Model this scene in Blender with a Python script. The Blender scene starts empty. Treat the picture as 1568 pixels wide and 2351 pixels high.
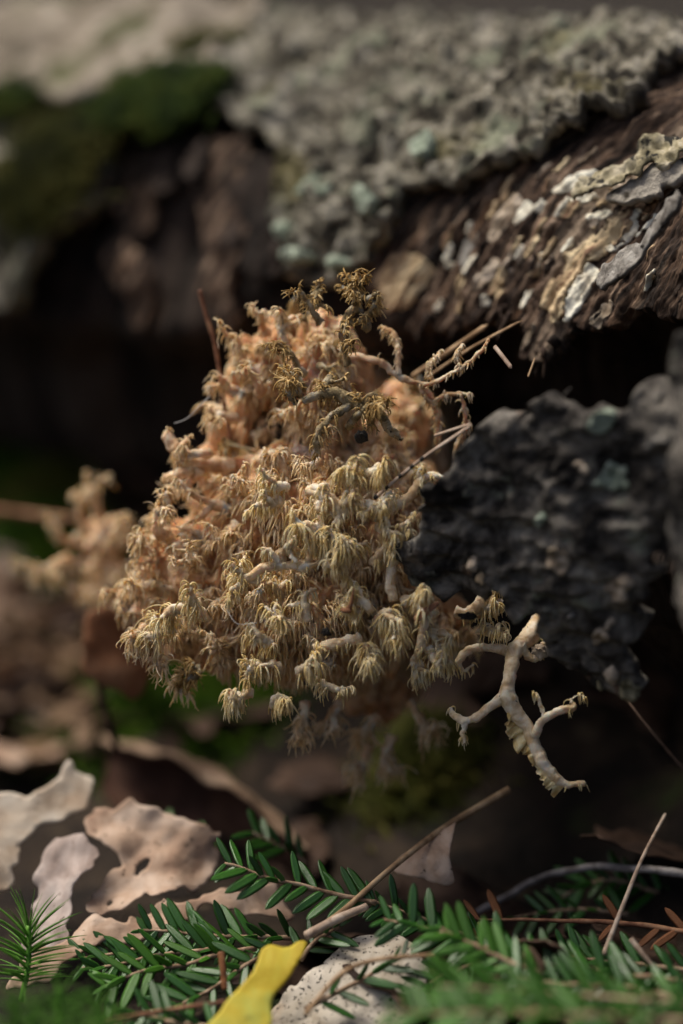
import bpy, math, random
import numpy as np
from mathutils import Vector, Matrix

R = math.radians
rng = np.random.default_rng(11)
random.seed(5)
scene = bpy.context.scene
COL = scene.collection

# ------------------------------------------------------------------ camera, sky, sun, exposure
PITCH, CAM_H, FOCUS, LENS = R(12), 0.293, 0.757, 90.0
cd = bpy.data.cameras.new('camera')
cam = bpy.data.objects.new('camera', cd)
COL.objects.link(cam)
cam.location = (0, 0, CAM_H)
cam.rotation_euler = (math.pi / 2 - PITCH, 0, 0)
cd.sensor_fit = 'VERTICAL'; cd.sensor_height = 36; cd.sensor_width = 24
cd.lens = LENS
cd.clip_start = 0.02; cd.clip_end = 400
cd.dof.use_dof = True
cd.dof.focus_distance = FOCUS
cd.dof.aperture_fstop = 2.8
scene.camera = cam

SUN_EL, SUN_AZ = R(62), R(-70)          # azimuth from +Y, clockwise: light from the upper left
w = bpy.data.worlds.new('World'); scene.world = w; w.use_nodes = True
wn = w.node_tree.nodes; wl = w.node_tree.links
sky = wn.new('ShaderNodeTexSky'); sky.sky_type = 'NISHITA'; sky.sun_disc = False
sky.sun_elevation = SUN_EL; sky.sun_rotation = SUN_AZ
sky.air_density = .7; sky.dust_density = 6; sky.ozone_density = 0
bg = wn['Background']; bg.inputs[1].default_value = 0.05
wl.new(sky.outputs[0], bg.inputs[0])
sd = bpy.data.lights.new('sun', 'SUN'); sd.energy = 1.5; sd.angle = R(24); sd.color = (1.0, .93, .83)
sun = bpy.data.objects.new('sun', sd); COL.objects.link(sun)
sv = Vector((math.sin(SUN_AZ) * math.cos(SUN_EL), math.cos(SUN_AZ) * math.cos(SUN_EL), math.sin(SUN_EL)))
sun.rotation_euler = sv.to_track_quat('Z', 'Y').to_euler()
sun.location = sv * 3

vs = scene.view_settings
vs.view_transform = 'Standard'; vs.look = 'None'; vs.gamma = 1.0; vs.exposure = 1.2
scene.render.engine = 'CYCLES'
cy = scene.cycles
cy.use_denoising = True
cy.max_bounces = 6; cy.diffuse_bounces = 3; cy.glossy_bounces = 2; cy.transmission_bounces = 3
cy.sample_clamp_indirect = 4

# ------------------------------------------------------------------ small maths
CF = np.array([0, math.cos(PITCH), -math.sin(PITCH)])
CU = np.array([0, math.sin(PITCH), math.cos(PITCH)])
CX = np.array([1.0, 0, 0])
CC = np.array([0, 0, CAM_H])
TP = (36 / LENS) / 2351.0                # tangent per photo unit (photo seen 1568 x 2351)
MM = 0.001


def ray(px, py):
    return CF + CX * (px - 784) * TP + CU * (1175.5 - py) * TP


def P(px, py, d=FOCUS):
    return CC + d * ray(px, py)


def nrm(v):
    v = np.asarray(v, float)
    return v / (np.linalg.norm(v, axis=-1, keepdims=True) + 1e-12)


def vnoise(p, seed=0):
    p = np.asarray(p, float)
    i = np.floor(p).astype(np.int64); f = p - i
    f = f * f * (3 - 2 * f)
    def h(dx, dy, dz):
        n = (i[..., 0] + dx) * 73856093 ^ (i[..., 1] + dy) * 19349663 ^ (i[..., 2] + dz) * 83492791 ^ (seed * 2654435 + 977)
        n = (n ^ (n >> 13)) * 1274126177 & 0x7fffffff
        n = (n ^ (n >> 16)) * 668265263 & 0x7fffffff
        return (n % 65536) / 32767.5 - 1
    x, y, z = f[..., 0], f[..., 1], f[..., 2]
    def L(a, b, t): return a + (b - a) * t
    return L(L(L(h(0,0,0), h(1,0,0), x), L(h(0,1,0), h(1,1,0), x), y),
             L(L(h(0,0,1), h(1,0,1), x), L(h(0,1,1), h(1,1,1), x), y), z)


def fbm(p, scale, octaves=4, seed=0, gain=.5):
    p = np.asarray(p, float) * scale
    s = 0; a = 1
    for o in range(octaves):
        s = s + a * vnoise(p, seed + o * 7); p = p * 2.03 + 3.1; a *= gain
    return s


def sstep(a, b, x):
    t = np.clip((x - a) / (b - a), 0, 1)
    return t * t * (3 - 2 * t)


def inside(pts, poly):
    x, y = pts[..., 0], pts[..., 1]
    res = np.zeros(x.shape, bool)
    n = len(poly)
    for k in range(n):
        x0, y0 = poly[k]; x1, y1 = poly[(k + 1) % n]
        if y0 == y1: continue
        c = ((y0 > y) != (y1 > y)) & (x < (x1 - x0) * (y - y0) / (y1 - y0) + x0)
        res ^= c
    return res


def rounded(poly, it=1):
    p = np.array(poly, float)
    for _ in range(it):
        q = np.roll(p, -1, 0)
        p = np.stack([.75 * p + .25 * q, .25 * p + .75 * q], 1).reshape(-1, 2)
    return p


def curve(pts, n):
    """Catmull-Rom through pts, n samples"""
    p = np.array(pts, float)
    p = np.vstack([2 * p[0] - p[1], p, 2 * p[-1] - p[-2]])
    m = len(p) - 3
    t = np.linspace(0, m - 1e-6, n); i = t.astype(int); f = (t - i)[:, None]
    a, b, c, d = p[i], p[i + 1], p[i + 2], p[i + 3]
    return .5 * (2 * b + (c - a) * f + (2 * a - 5 * b + 4 * c - d) * f ** 2 + (3 * b - a - 3 * c + d) * f ** 3)


# ------------------------------------------------------------------ objects
def mesh_obj(name, V, F, mat, parent=None, base=None, smooth=True):
    V = np.asarray(V, np.float64)
    if base is not None: V = V - np.asarray(base)
    me = bpy.data.meshes.new(name)
    quads = [f for f in (F if isinstance(F, list) else [F]) if len(f)]
    nl = sum(f.size for f in quads); npoly = sum(len(f) for f in quads)
    me.vertices.add(len(V)); me.vertices.foreach_set('co', V.astype(np.float32).ravel())
    me.loops.add(nl); me.polygons.add(npoly)
    me.loops.foreach_set('vertex_index', np.concatenate([f.ravel() for f in quads]).astype(np.int32))
    tot = np.concatenate([np.full(len(f), f.shape[1]) for f in quads])
    me.polygons.foreach_set('loop_start', (np.cumsum(tot) - tot).astype(np.int32))
    me.polygons.foreach_set('loop_total', tot.astype(np.int32))
    me.polygons.foreach_set('use_smooth', np.full(npoly, smooth))
    me.update(calc_edges=True); me.validate()
    me.materials.append(mat)
    o = bpy.data.objects.new(name, me); COL.objects.link(o)
    if parent is not None: o.parent = parent
    elif base is not None: o.location = base
    return o


def tag(o, label=None, cat=None, group=None, kind=None):
    if label: o['label'] = label
    if cat: o['category'] = cat
    if group: o['group'] = group
    if kind: o['kind'] = kind
    return o


def thing(name, base, label, cat, group=None):
    o = bpy.data.objects.new(name, None); COL.objects.link(o)
    o.empty_display_size = .01
    o.location = base
    return tag(o, label, cat, group)


def tubes(paths, radii, k=6, flat=1.0):
    """paths (M,N,3), radii (M,N) -> verts, [quads, tris]; ends closed"""
    paths = np.asarray(paths, float); radii = np.asarray(radii, float)
    if paths.ndim == 2: paths = paths[None]; radii = radii[None]
    M, N, _ = paths.shape
    t = nrm(np.gradient(paths, axis=1))
    ref = np.tile(np.array([.31, .22, .93]), (M, 1))
    d0 = t[:, 0]
    bad = np.abs((d0 * nrm(ref)).sum(-1)) > .85
    ref[bad] = (.9, -.3, .1)
    u = np.zeros_like(t)
    cur = nrm(ref - (ref * d0).sum(-1, keepdims=True) * d0)
    for i in range(N):
        cur = nrm(cur - (cur * t[:, i]).sum(-1, keepdims=True) * t[:, i])
        u[:, i] = cur
    v = np.cross(t, u)
    a = np.arange(k) / k * 2 * math.pi
    V = paths[:, :, None] + radii[:, :, None, None] * (np.cos(a)[None, None, :, None] * u[:, :, None] + flat * np.sin(a)[None, None, :, None] * v[:, :, None])
    idx = np.arange(M * N * k).reshape(M, N, k)
    j = np.roll(idx, -1, 2)
    Q = np.stack([idx[:, :-1], j[:, :-1], j[:, 1:], idx[:, 1:]], -1).reshape(-1, 4)
    V = V.reshape(-1, 3)
    c0 = M * N * k + np.arange(M); c1 = c0 + M
    V = np.vstack([V, paths[:, 0], paths[:, -1]])
    T0 = np.stack([j[:, 0], idx[:, 0], np.repeat(c0[:, None], k, 1)], -1).reshape(-1, 3)
    T1 = np.stack([idx[:, -1], j[:, -1], np.repeat(c1[:, None], k, 1)], -1).reshape(-1, 3)
    return V, [Q, np.vstack([T0, T1])]


def join(parts):
    V = []; Q = [[], []]; n = 0
    for v, fs in parts:
        V.append(v)
        for f in fs:
            if len(f): Q[0 if f.shape[1] == 4 else 1].append(f + n)
        n += len(v)
    return np.vstack(V), [np.vstack(q) if q else np.zeros((0, 4 - i), int) for i, q in enumerate(Q)]


def grid_sheet(poly, holes, cell, jag=0.0, seed=0, js=None):
    """2-D polygon -> smoothed grid of quads: verts2d, quads, boundary edges"""
    poly = np.asarray(poly, float)
    lo, hi = poly.min(0) - cell, poly.max(0) + cell
    nx, ny = int((hi[0] - lo[0]) / cell) + 2, int((hi[1] - lo[1]) / cell) + 2
    gx, gy = np.meshgrid(lo[0] + np.arange(nx) * cell, lo[1] + np.arange(ny) * cell, indexing='ij')
    G = np.stack([gx, gy], -1)
    c = G[:-1, :-1] + cell / 2
    cc = c
    if jag:
        q = np.concatenate([c, np.zeros(c.shape[:2] + (1,))], -1)
        sc = js or 1 / (jag * 2.5)
        cc = c + jag * np.stack([fbm(q, sc, 4, seed + 3), fbm(q, sc, 4, seed + 9)], -1)
    keep = inside(cc, poly)
    for hpoly in holes: keep &= ~inside(cc, np.asarray(hpoly, float))
    id_ = np.arange(nx * ny).reshape(nx, ny)
    ii, jj = np.nonzero(keep)
    Q = np.stack([id_[ii, jj], id_[ii + 1, jj], id_[ii + 1, jj + 1], id_[ii, jj + 1]], -1)
    used, inv = np.unique(Q, return_inverse=True)
    Q = inv.reshape(-1, 4)
    V = G.reshape(-1, 2)[used].copy()
    E = np.concatenate([Q[:, [0, 1]], Q[:, [1, 2]], Q[:, [2, 3]], Q[:, [3, 0]]])
    key = np.sort(E, 1); key = key[:, 0] * (len(V) + 1) + key[:, 1]
    _, first, cnt = np.unique(key, return_index=True, return_counts=True)
    B = E[first[cnt == 1]]
    for _ in range(4):
        acc = np.zeros_like(V); c_ = np.zeros(len(V))
        np.add.at(acc, B[:, 0], V[B[:, 1]]); np.add.at(acc, B[:, 1], V[B[:, 0]])
        np.add.at(c_, B[:, 0], 1); np.add.at(c_, B[:, 1], 1)
        m = c_ > 0
        V[m] = .5 * V[m] + .5 * acc[m] / c_[m, None]
    return V, Q, B


def thicken(top, bot, Q, B):
    n = len(top)
    V = np.vstack([top, bot])
    F = np.vstack([Q, Q[:, ::-1] + n, np.stack([B[:, 1], B[:, 0], B[:, 0] + n, B[:, 1] + n], -1)])
    return V, [F]


def plane_hit(px, py, o, n):
    d = ray(px, py)
    return CC + d * (((o - CC) @ n) / (d @ n))


def plane_sheet(name, mat, poly_px, o, n, holes_px=(), cell=1 * MM, thick=.4 * MM, disp=None, jag=0, parent=None, base=None, rnd=0, seed=0, js=None):
    """a thin sheet lying on the plane (o, n), outline given where the photo shows it, relief along n"""
    o = np.asarray(o, float); n = nrm(n)
    if n @ (CC - o) < 0: n = -n
    e1 = nrm(np.cross([0, 0, 1.0], n) if abs(n[2]) < .95 else np.cross([0, 1.0, 0], n)); e2 = np.cross(n, e1)
    def flat(pp):
        return np.array([[(plane_hit(x, y, o, n) - o) @ e1, (plane_hit(x, y, o, n) - o) @ e2] for x, y in pp])
    poly = flat(poly_px)
    if rnd: poly = rounded(poly, rnd)
    holes = [rounded(flat(hh), 1) for hh in holes_px]
    V2, Q, B = grid_sheet(poly, holes, cell, jag, seed, js)
    W = np.zeros(len(V2)) if disp is None else disp(V2[:, 0], V2[:, 1])
    top = o + V2[:, :1] * e1 + V2[:, 1:2] * e2 + W[:, None] * n
    V, F = thicken(top, top - n * thick, Q, B)
    return mesh_obj(name, V, F, mat, parent, base)


# ------------------------------------------------------------------ materials
def material(name, ramp, scale=60, detail=6, rough=.8, bump=.3, bscale=None, bdist=.001, spots=(), sss=0, sssr=(.004, .002, .001),
             stretch=(1, 1, 1), distort=.6, spec=.25, translucent=0, coat=0, rnd=0.0, nrough=.6, sharp=.62, coord='Object'):
    m = bpy.data.materials.new(name); m.use_nodes = True
    N, L = m.node_tree.nodes, m.node_tree.links
    b = N['Principled BSDF']
    tc = N.new('ShaderNodeTexCoord'); mp = N.new('ShaderNodeMapping'); mp.inputs['Scale'].default_value = stretch
    L.new(tc.outputs[coord], mp.inputs[0])
    nz = N.new('ShaderNodeTexNoise'); nz.inputs['Scale'].default_value = scale; nz.inputs['Detail'].default_value = detail
    nz.inputs['Distortion'].default_value = distort; nz.inputs['Roughness'].default_value = nrough
    L.new(mp.outputs[0], nz.inputs['Vector'])
    cr = N.new('ShaderNodeValToRGB')
    el = cr.color_ramp.elements
    while len(el) < len(ramp): el.new(.5)
    for e, (p_, c_) in zip(el, ramp):
        e.position = .5 + (p_ - .5) * sharp; e.color = (*c_, 1)
    L.new(nz.outputs[0], cr.inputs[0])
    colour = cr.outputs[0]
    for (ss, lo, hi, c_) in spots:
        n2 = N.new('ShaderNodeTexNoise'); n2.inputs['Scale'].default_value = ss; n2.inputs['Detail'].default_value = 4
        n2.inputs['Roughness'].default_value = .55
        mp2 = N.new('ShaderNodeMapping'); mp2.inputs['Location'].default_value = (ss * .37 % 3, ss * .11 % 2, .7)
        L.new(mp.outputs[0], mp2.inputs[0]); L.new(mp2.outputs[0], n2.inputs['Vector'])
        mr = N.new('ShaderNodeMapRange'); mr.inputs[1].default_value = lo; mr.inputs[2].default_value = hi
        L.new(n2.outputs[0], mr.inputs[0])
        mx = N.new('ShaderNodeMix'); mx.data_type = 'RGBA'
        L.new(mr.outputs[0], mx.inputs[0]); L.new(colour, mx.inputs[6]); mx.inputs[7].default_value = (*c_, 1)
        colour = mx.outputs[2]
    if rnd:
        oi = N.new('ShaderNodeObjectInfo'); hs = N.new('ShaderNodeHueSaturation')
        mr = N.new('ShaderNodeMapRange'); mr.inputs[3].default_value = 1 - rnd; mr.inputs[4].default_value = 1 + rnd
        L.new(oi.outputs['Random'], mr.inputs[0]); L.new(mr.outputs[0], hs.inputs['Value'])
        L.new(colour, hs.inputs['Color']); colour = hs.outputs[0]
    L.new(colour, b.inputs['Base Color'])
    b.inputs['Roughness'].default_value = rough
    b.inputs['Specular IOR Level'].default_value = spec
    if coat: b.inputs['Coat Weight'].default_value = coat; b.inputs['Coat Roughness'].default_value = .25
    if sss:
        b.inputs['Subsurface Weight'].default_value = sss
        b.inputs['Subsurface Radius'].default_value = sssr
        b.inputs['Subsurface Scale'].default_value = 1.0
    if bump:
        n3 = N.new('ShaderNodeTexNoise'); n3.inputs['Scale'].default_value = bscale or scale * 4; n3.inputs['Detail'].default_value = 6
        n3.inputs['Roughness'].default_value = .65
        L.new(mp.outputs[0], n3.inputs['Vector'])
        bp = N.new('ShaderNodeBump'); bp.inputs['Strength'].default_value = bump; bp.inputs['Distance'].default_value = bdist
        L.new(n3.outputs[0], bp.inputs['Height']); L.new(bp.outputs[0], b.inputs['Normal'])
    if translucent:
        tr = N.new('ShaderNodeBsdfTranslucent'); L.new(colour, tr.inputs[0])
        ms = N.new('ShaderNodeMixShader'); ms.inputs[0].default_value = translucent
        out = N['Material Output']
        L.new(b.outputs[0], ms.inputs[1]); L.new(tr.outputs[0], ms.inputs[2]); L.new(ms.outputs[0], out.inputs[0])
    return m


M = {}
M['soil'] = material('soil', [(.3, (.005, .0035, .002)), (.5, (.014, .009, .006)), (.7, (.035, .024, .015))], 28, 8, .95, .8, 220, .003,
                     spots=[(12, .58, .66, (.022, .032, .008)), (45, .62, .7, (.07, .05, .03))])
M['bark'] = material('lichened_bark', [(.28, (.022, .019, .014)), (.44, (.075, .066, .048)), (.55, (.205, .19, .145)), (.72, (.36, .335, .275))], 110, 8, .9, 1, 260, .002,
                     spots=[(38, .56, .66, (.24, .255, .18)), (22, .58, .68, (.32, .295, .25)), (120, .60, .68, (.05, .042, .03)), (16, .62, .7, (.16, .14, .06))])
M['bark_dark'] = material('weathered_dark_bark', [(.30, (.014, .012, .010)), (.45, (.065, .058, .050)), (.6, (.165, .15, .128)), (.75, (.28, .26, .22))], 75, 9, .95, 1, 300, .002,
                          spots=[(55, .62, .68, (.22, .23, .18)), (70, .63, .7, (.13, .08, .05)), (34, .6, .66, (.02, .02, .02))])
M['wood'] = material('rotten_wood', [(.25, (.008, .005, .0035)), (.44, (.035, .021, .014)), (.58, (.11, .068, .044)), (.76, (.38, .28, .20))], 420, 8, .85, 1, 1300, .0014,
                     stretch=(.16, 1, 1), coord='UV', spots=[(60, .60, .70, (.16, .08, .035)), (90, .56, .66, (.012, .009, .007)), (45, .62, .72, (.30, .235, .17))])
M['wood_pale'] = material('pale_wood', [(.3, (.22, .13, .08)), (.48, (.52, .39, .23)), (.7, (.70, .58, .37))], 380, 8, .8, 1, 420, .0012,
                          stretch=(.16, 1, 1), coord='UV', spots=[(260, .63, .68, (.05, .03, .02))])
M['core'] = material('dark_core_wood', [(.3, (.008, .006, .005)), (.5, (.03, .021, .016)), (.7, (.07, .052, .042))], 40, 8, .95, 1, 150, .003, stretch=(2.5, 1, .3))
M['white'] = material('white_crust', [(.3, (.56, .51, .40)), (.5, (.78, .75, .61)), (.7, (.86, .84, .71))], 160, 7, .9, .6, 600, .0006,
                      spots=[(300, .66, .70, (.10, .07, .05))])
M['tan_crust'] = material('tan_crust', [(.3, (.24, .18, .12)), (.5, (.42, .34, .25)), (.7, (.56, .48, .38))], 160, 7, .9, .8, 500, .001, spots=[(40, .56, .66, (.16, .13, .09)), (240, .62, .67, (.07, .05, .035))])
M['far_crust'] = material('far_bark_crust', [(.3, (.09, .075, .05)), (.5, (.22, .185, .14)), (.7, (.36, .32, .26))], 55, 7, .9, .8, 300, .002, spots=[(30, .55, .64, (.10, .10, .05))])
M['moss_log'] = material('log_moss', [(.3, (.015, .032, .003)), (.5, (.04, .075, .006)), (.7, (.085, .11, .012))], 60, 6, .8, 0, translucent=.1)
M['moss_log_gold'] = material('log_moss_golden', [(.3, (.025, .03, .003)), (.5, (.06, .065, .008)), (.7, (.11, .10, .018))], 60, 6, .8, 0, translucent=.1)
M['grey_flake'] = material('grey_flake', [(.3, (.10, .09, .078)), (.5, (.24, .225, .20)), (.7, (.40, .385, .35))], 150, 8, .9, 1, 500, .0016, spots=[(240, .60, .65, (.04, .035, .03)), (60, .6, .68, (.30, .24, .18))])
M['lichen'] = material('leafy_lichen', [(.3, (.11, .095, .055)), (.5, (.30, .265, .165)), (.7, (.50, .45, .33))], 120, 7, .9, .8, 500, .001,
                       spots=[(200, .57, .63, (.025, .024, .02))])
M['mint'] = material('mint_lichen', [(.3, (.15, .185, .135)), (.5, (.26, .31, .24)), (.7, (.38, .43, .35))], 120, 7, .95, .8, 400, .001)
M['moss'] = material('moss', [(.3, (.03, .08, .004)), (.5, (.08, .18, .010)), (.7, (.15, .25, .02))], 60, 6, .8, 0, rnd=.3, translucent=.2)
M['moss_gold'] = material('golden_moss', [(.3, (.05, .06, .006)), (.5, (.10, .11, .012)), (.7, (.17, .15, .03))], 60, 6, .8, 0, rnd=.3, translucent=.2)
# fungus
SP = (900, .69, .72, (.03, .025, .02))
M['f_core'] = material('fungus_flesh', [(.28, (.34, .16, .07)), (.48, (.62, .36, .18)), (.7, (.76, .54, .35))], 110, 6, .65, .8, 500, .001,
                       spots=[(60, .6, .7, (.66, .52, .42))], sss=.35, sssr=(.006, .0025, .001))
M['f_cream'] = material('fungus_branch_cream', [(.3, (.52, .36, .19)), (.5, (.72, .58, .39)), (.7, (.82, .74, .60))], 220, 6, .7, .7, 900, .0006,
                        spots=[SP, (130, .62, .70, (.42, .44, .40))], sss=.25, sssr=(.004, .002, .001), rnd=.08)
M['f_tan'] = material('fungus_branch_tan', [(.3, (.46, .28, .14)), (.5, (.66, .46, .28)), (.7, (.80, .67, .50))], 220, 6, .7, .7, 900, .0006,
                      spots=[SP, (110, .63, .70, (.40, .42, .42))], sss=.3, sssr=(.005, .0022, .001), rnd=.1)
M['f_olive'] = material('fungus_branch_mouldy', [(.3, (.10, .075, .035)), (.5, (.28, .215, .11)), (.7, (.46, .40, .28))], 240, 7, .8, .8, 900, .0008,
                        spots=[(900, .62, .66, (.03, .025, .018)), (120, .57, .66, (.33, .35, .33))], sss=.1, rnd=.1)
M['t_cream'] = material('fungus_spines_cream', [(.3, (.56, .36, .13)), (.5, (.75, .55, .26)), (.7, (.82, .68, .42))], 260, 5, .6, .2, 900, .0003,
                        spots=[(1200, .70, .73, (.05, .04, .03))], sss=.3, sssr=(.004, .002, .001), rnd=.1)
M['t_tan'] = material('fungus_spines_tan', [(.3, (.52, .30, .13)), (.5, (.71, .48, .26)), (.7, (.82, .64, .43))], 260, 5, .6, .2, 900, .0003,
                      spots=[(1000, .70, .73, (.06, .04, .03))], sss=.3, sssr=(.005, .0022, .001), rnd=.12)
M['t_olive'] = material('fungus_spines_mouldy', [(.3, (.20, .12, .035)), (.5, (.46, .29, .10)), (.7, (.62, .45, .22))], 260, 6, .7, .2, 900, .0003,
                        spots=[(700, .60, .66, (.05, .04, .025))], sss=.1, rnd=.15)
# leaves, needles, stems
M['leaf_tan'] = material('dead_leaf_tan', [(.3, (.32, .205, .14)), (.5, (.48, .34, .245)), (.7, (.60, .47, .37))], 55, 7, .75, .5, 240, .0008,
                         spots=[(420, .66, .7, (.12, .08, .05))], translucent=.18)
M['leaf_pale'] = material('dead_leaf_pale', [(.3, (.36, .27, .19)), (.5, (.52, .43, .33)), (.7, (.64, .57, .47))], 55, 7, .7, .4, 240, .0008,
                          spots=[(500, .68, .72, (.15, .1, .07))], translucent=.15)
M['leaf_brown'] = material('dead_leaf_brown', [(.3, (.07, .04, .022)), (.5, (.15, .09, .05)), (.7, (.25, .165, .10))], 45, 7, .8, .6, 200, .001, translucent=.12, rnd=.35)
M['leaf_dark_shade'] = material('dead_leaf_dark_shade', [(.3, (.022, .012, .008)), (.5, (.05, .028, .018)), (.7, (.09, .054, .036))], 45, 7, .75, .5, 200, .001, translucent=.08)  # dead leaf tone darkened to carry the shade on the floor
M['leaf_mauve'] = material('dead_leaf_greyish', [(.3, (.25, .19, .16)), (.5, (.38, .31, .275)), (.7, (.50, .43, .39))], 55, 7, .7, .5, 240, .0008, spots=[(420, .66, .7, (.12, .09, .07))], translucent=.1)
M['leaf_roll'] = material('rolled_leaf', [(.3, (.17, .11, .07)), (.5, (.28, .195, .13)), (.7, (.38, .28, .2))], 45, 7, .8, .6, 200, .001)
M['leaf_mouth_shade'] = material('rolled_leaf_mouth_shade', [(.3, (.03, .012, .008)), (.5, (.06, .026, .016)), (.7, (.10, .05, .03))], 45, 7, .8, .5, 200, .001)  # near-black red: the roll's inner shade put into the colour
M['leaf_rust'] = material('dead_leaf_rust', [(.3, (.20, .085, .04)), (.5, (.30, .14, .07)), (.7, (.40, .22, .12))], 45, 7, .8, .4, 200, .001, translucent=.2)
M['leaf_yellow'] = material('yellow_leaf', [(.3, (.50, .34, .02)), (.5, (.62, .50, .05)), (.7, (.56, .55, .10))], 40, 6, .6, .3, 300, .0006,
                            spots=[(70, .64, .72, (.45, .20, .03)), (60, .66, .75, (.16, .09, .02))], translucent=.3)
M['leaf_speck'] = material('speckled_leaf', [(.3, (.34, .29, .22)), (.5, (.48, .43, .35)), (.7, (.58, .53, .45))], 60, 7, .8, .4, 300, .0008,
                           spots=[(24, .50, .58, (.34, .24, .15)), (800, .59, .62, (.02, .016, .012))])
M['needle'] = material('hemlock_needle', [(.3, (.014, .060, .008)), (.5, (.026, .105, .012)), (.7, (.05, .16, .02))], 160, 5, .28, .25, 500, .0003, spec=.7, rnd=.3, translucent=.12)
M['needle_fresh'] = material('hemlock_needle_fresh', [(.3, (.028, .11, .008)), (.5, (.05, .165, .012)), (.7, (.085, .23, .018))], 160, 5, .42, .25, 500, .0003, spec=.5, rnd=.25, translucent=.2)
M['needle_dead'] = material('dead_needle', [(.3, (.09, .035, .014)), (.5, (.17, .065, .025)), (.7, (.27, .12, .05))], 200, 5, .6, .4, 700, .0003, rnd=.25)
M['twig'] = material('hemlock_stem', [(.3, (.14, .085, .05)), (.5, (.28, .19, .12)), (.7, (.42, .31, .21))], 260, 6, .8, .6, 900, .0004)
M['stalk'] = material('dry_stalk', [(.3, (.20, .12, .06)), (.5, (.34, .22, .12)), (.7, (.48, .34, .2))], 160, 6, .75, .5, 700, .0004, stretch=(1, 1, 1))
M['stalk_red'] = material('reddish_stalk', [(.3, (.13, .055, .03)), (.5, (.24, .11, .06)), (.7, (.36, .2, .11))], 160, 6, .7, .4, 700, .0004)
M['pine'] = material('pine_needle_dry', [(.3, (.26, .18, .13)), (.5, (.40, .30, .22)), (.7, (.52, .42, .33))], 200, 6, .6, .3, 900, .0003)
M['black'] = material('black_speck', [(.3, (.008, .007, .006)), (.7, (.025, .02, .016))], 300, 5, .7, .6, 900, .0005)
M['grey_twig'] = material('grey_twig', [(.3, (.12, .105, .095)), (.5, (.21, .19, .18)), (.7, (.30, .28, .27))], 200, 6, .8, .6, 800, .0005)
M['haircap'] = material('haircap_moss', [(.3, (.05, .16, .015)), (.5, (.10, .26, .03)), (.7, (.17, .36, .05))], 200, 4, .5, 0, rnd=.25, translucent=.25)
M['thread'] = material('silk_thread', [(.3, (.45, .45, .45)), (.7, (.6, .6, .6))], 200, 2, .4, 0)

# ------------------------------------------------------------------ ground
LA = np.array([.122, .858, .166])                         # a point on the log's axis
SQ = math.sqrt(.5)
La, Ln = np.array([SQ, -SQ, 0]), np.array([-SQ, -SQ, 0])  # along the log towards the viewer's right; its facing side


def ground_z(x, y):
    q = -((x - LA[0]) * Ln[0] + (y - LA[1]) * Ln[1])
    p = np.stack([np.asarray(x, float), np.asarray(y, float), np.zeros_like(x)], -1)
    rise = .085 * sstep(-.14, .06, q)
    far = np.clip(np.hypot(x, y) - 1.4, 0, 60)
    near = np.hypot(x, y - .9)
    return rise - .004 + .006 * fbm(p, 14, 4, 3) * (1 + far) + .035 * fbm(p, 1.3, 3, 8) * sstep(.4, 3, near) + .012 * np.minimum(far, 6)


def axis_coords(lo, hi, fine, far):
    a = np.arange(lo, hi, fine)
    g = fine * 1.12 ** np.arange(1, 70); g = np.cumsum(g); g = g[g < far]
    return np.concatenate([lo - g[::-1], a, hi + g])


gx = axis_coords(-.45, .45, .008, 45); gy = axis_coords(.35, 1.7, .008, 45)
X, Y = np.meshgrid(gx, gy, indexing='ij')
V = np.stack([X, Y, ground_z(X, Y)], -1).reshape(-1, 3)
ids = np.arange(X.size).reshape(X.shape)
Q = np.stack([ids[:-1, :-1], ids[1:, :-1], ids[1:, 1:], ids[:-1, 1:]], -1).reshape(-1, 4)
tag(mesh_obj('ground', V, [Q], M['soil']), kind='structure')

# ------------------------------------------------------------------ the fallen log
log = thing('fallen_log', LA, 'fallen rotting log with grey lichened bark and dark hollow underside', 'log')
log.rotation_euler = (0, 0, R(-45))


def on_log(px, py, r):
    d = ray(px, py); o = CC - LA
    dn, dz, on_, oz = d @ Ln, d[2], o @ Ln, o[2]
    aa = dn * dn + dz * dz; b = dn * on_ + dz * oz; c = on_ * on_ + oz * oz - r * r
    t = (-b - math.sqrt(max(b * b - aa * c, 0))) / aa
    p = o + t * d
    return p @ La, math.atan2(p[2], p @ Ln)


def log_pts(s, th, r):                                    # log-local coordinates
    return np.stack([s, -r * np.cos(th), r * np.sin(th)], -1)


CG, SG = math.cos(R(66)), math.sin(R(66))               # the wood's grain winds round the log


def log_sheet(name, mat, poly, r0, thick, cell, disp, jag=.003, holes=(), seed=0, parent=log, js=None, rnd=0):
    """plate hugging the log; poly of ('p',px,py) seen points or (s, degrees)"""
    def conv(pp):
        out = []
        for q in pp:
            if q[0] == 'p': s, t = on_log(q[1], q[2], r0)
            else: s, t = q[0], R(q[1])
            out.append((s, t * r0))
        return np.array(out)
    pl = conv(poly)
    if rnd: pl = rounded(pl, rnd)
    V2, Q, B = grid_sheet(pl, [conv(h_) for h_ in holes], cell, jag, seed, js)
    s, th = V2[:, 0], V2[:, 1] / r0
    base = log_pts(s, th, np.full(len(s), r0))
    w = disp(base, s, th)
    t = thick * (1 + .3 * fbm(base, 120, 2, seed + 2))
    V, F = thicken(log_pts(s, th, r0 + w), log_pts(s, th, r0 + w - t), Q, B)
    ob = mesh_obj(name, V, F, mat, parent)
    al = np.stack([s * CG + th * r0 * SG, s * SG - th * r0 * CG], -1); al = np.vstack([al, al + .003])
    uv = ob.data.uv_layers.new(name='grain'); li = np.zeros(len(ob.data.loops), np.int32); ob.data.loops.foreach_get('vertex_index', li)
    uv.data.foreach_set('uv', al[li].astype(np.float32).ravel())
    return ob


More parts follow.
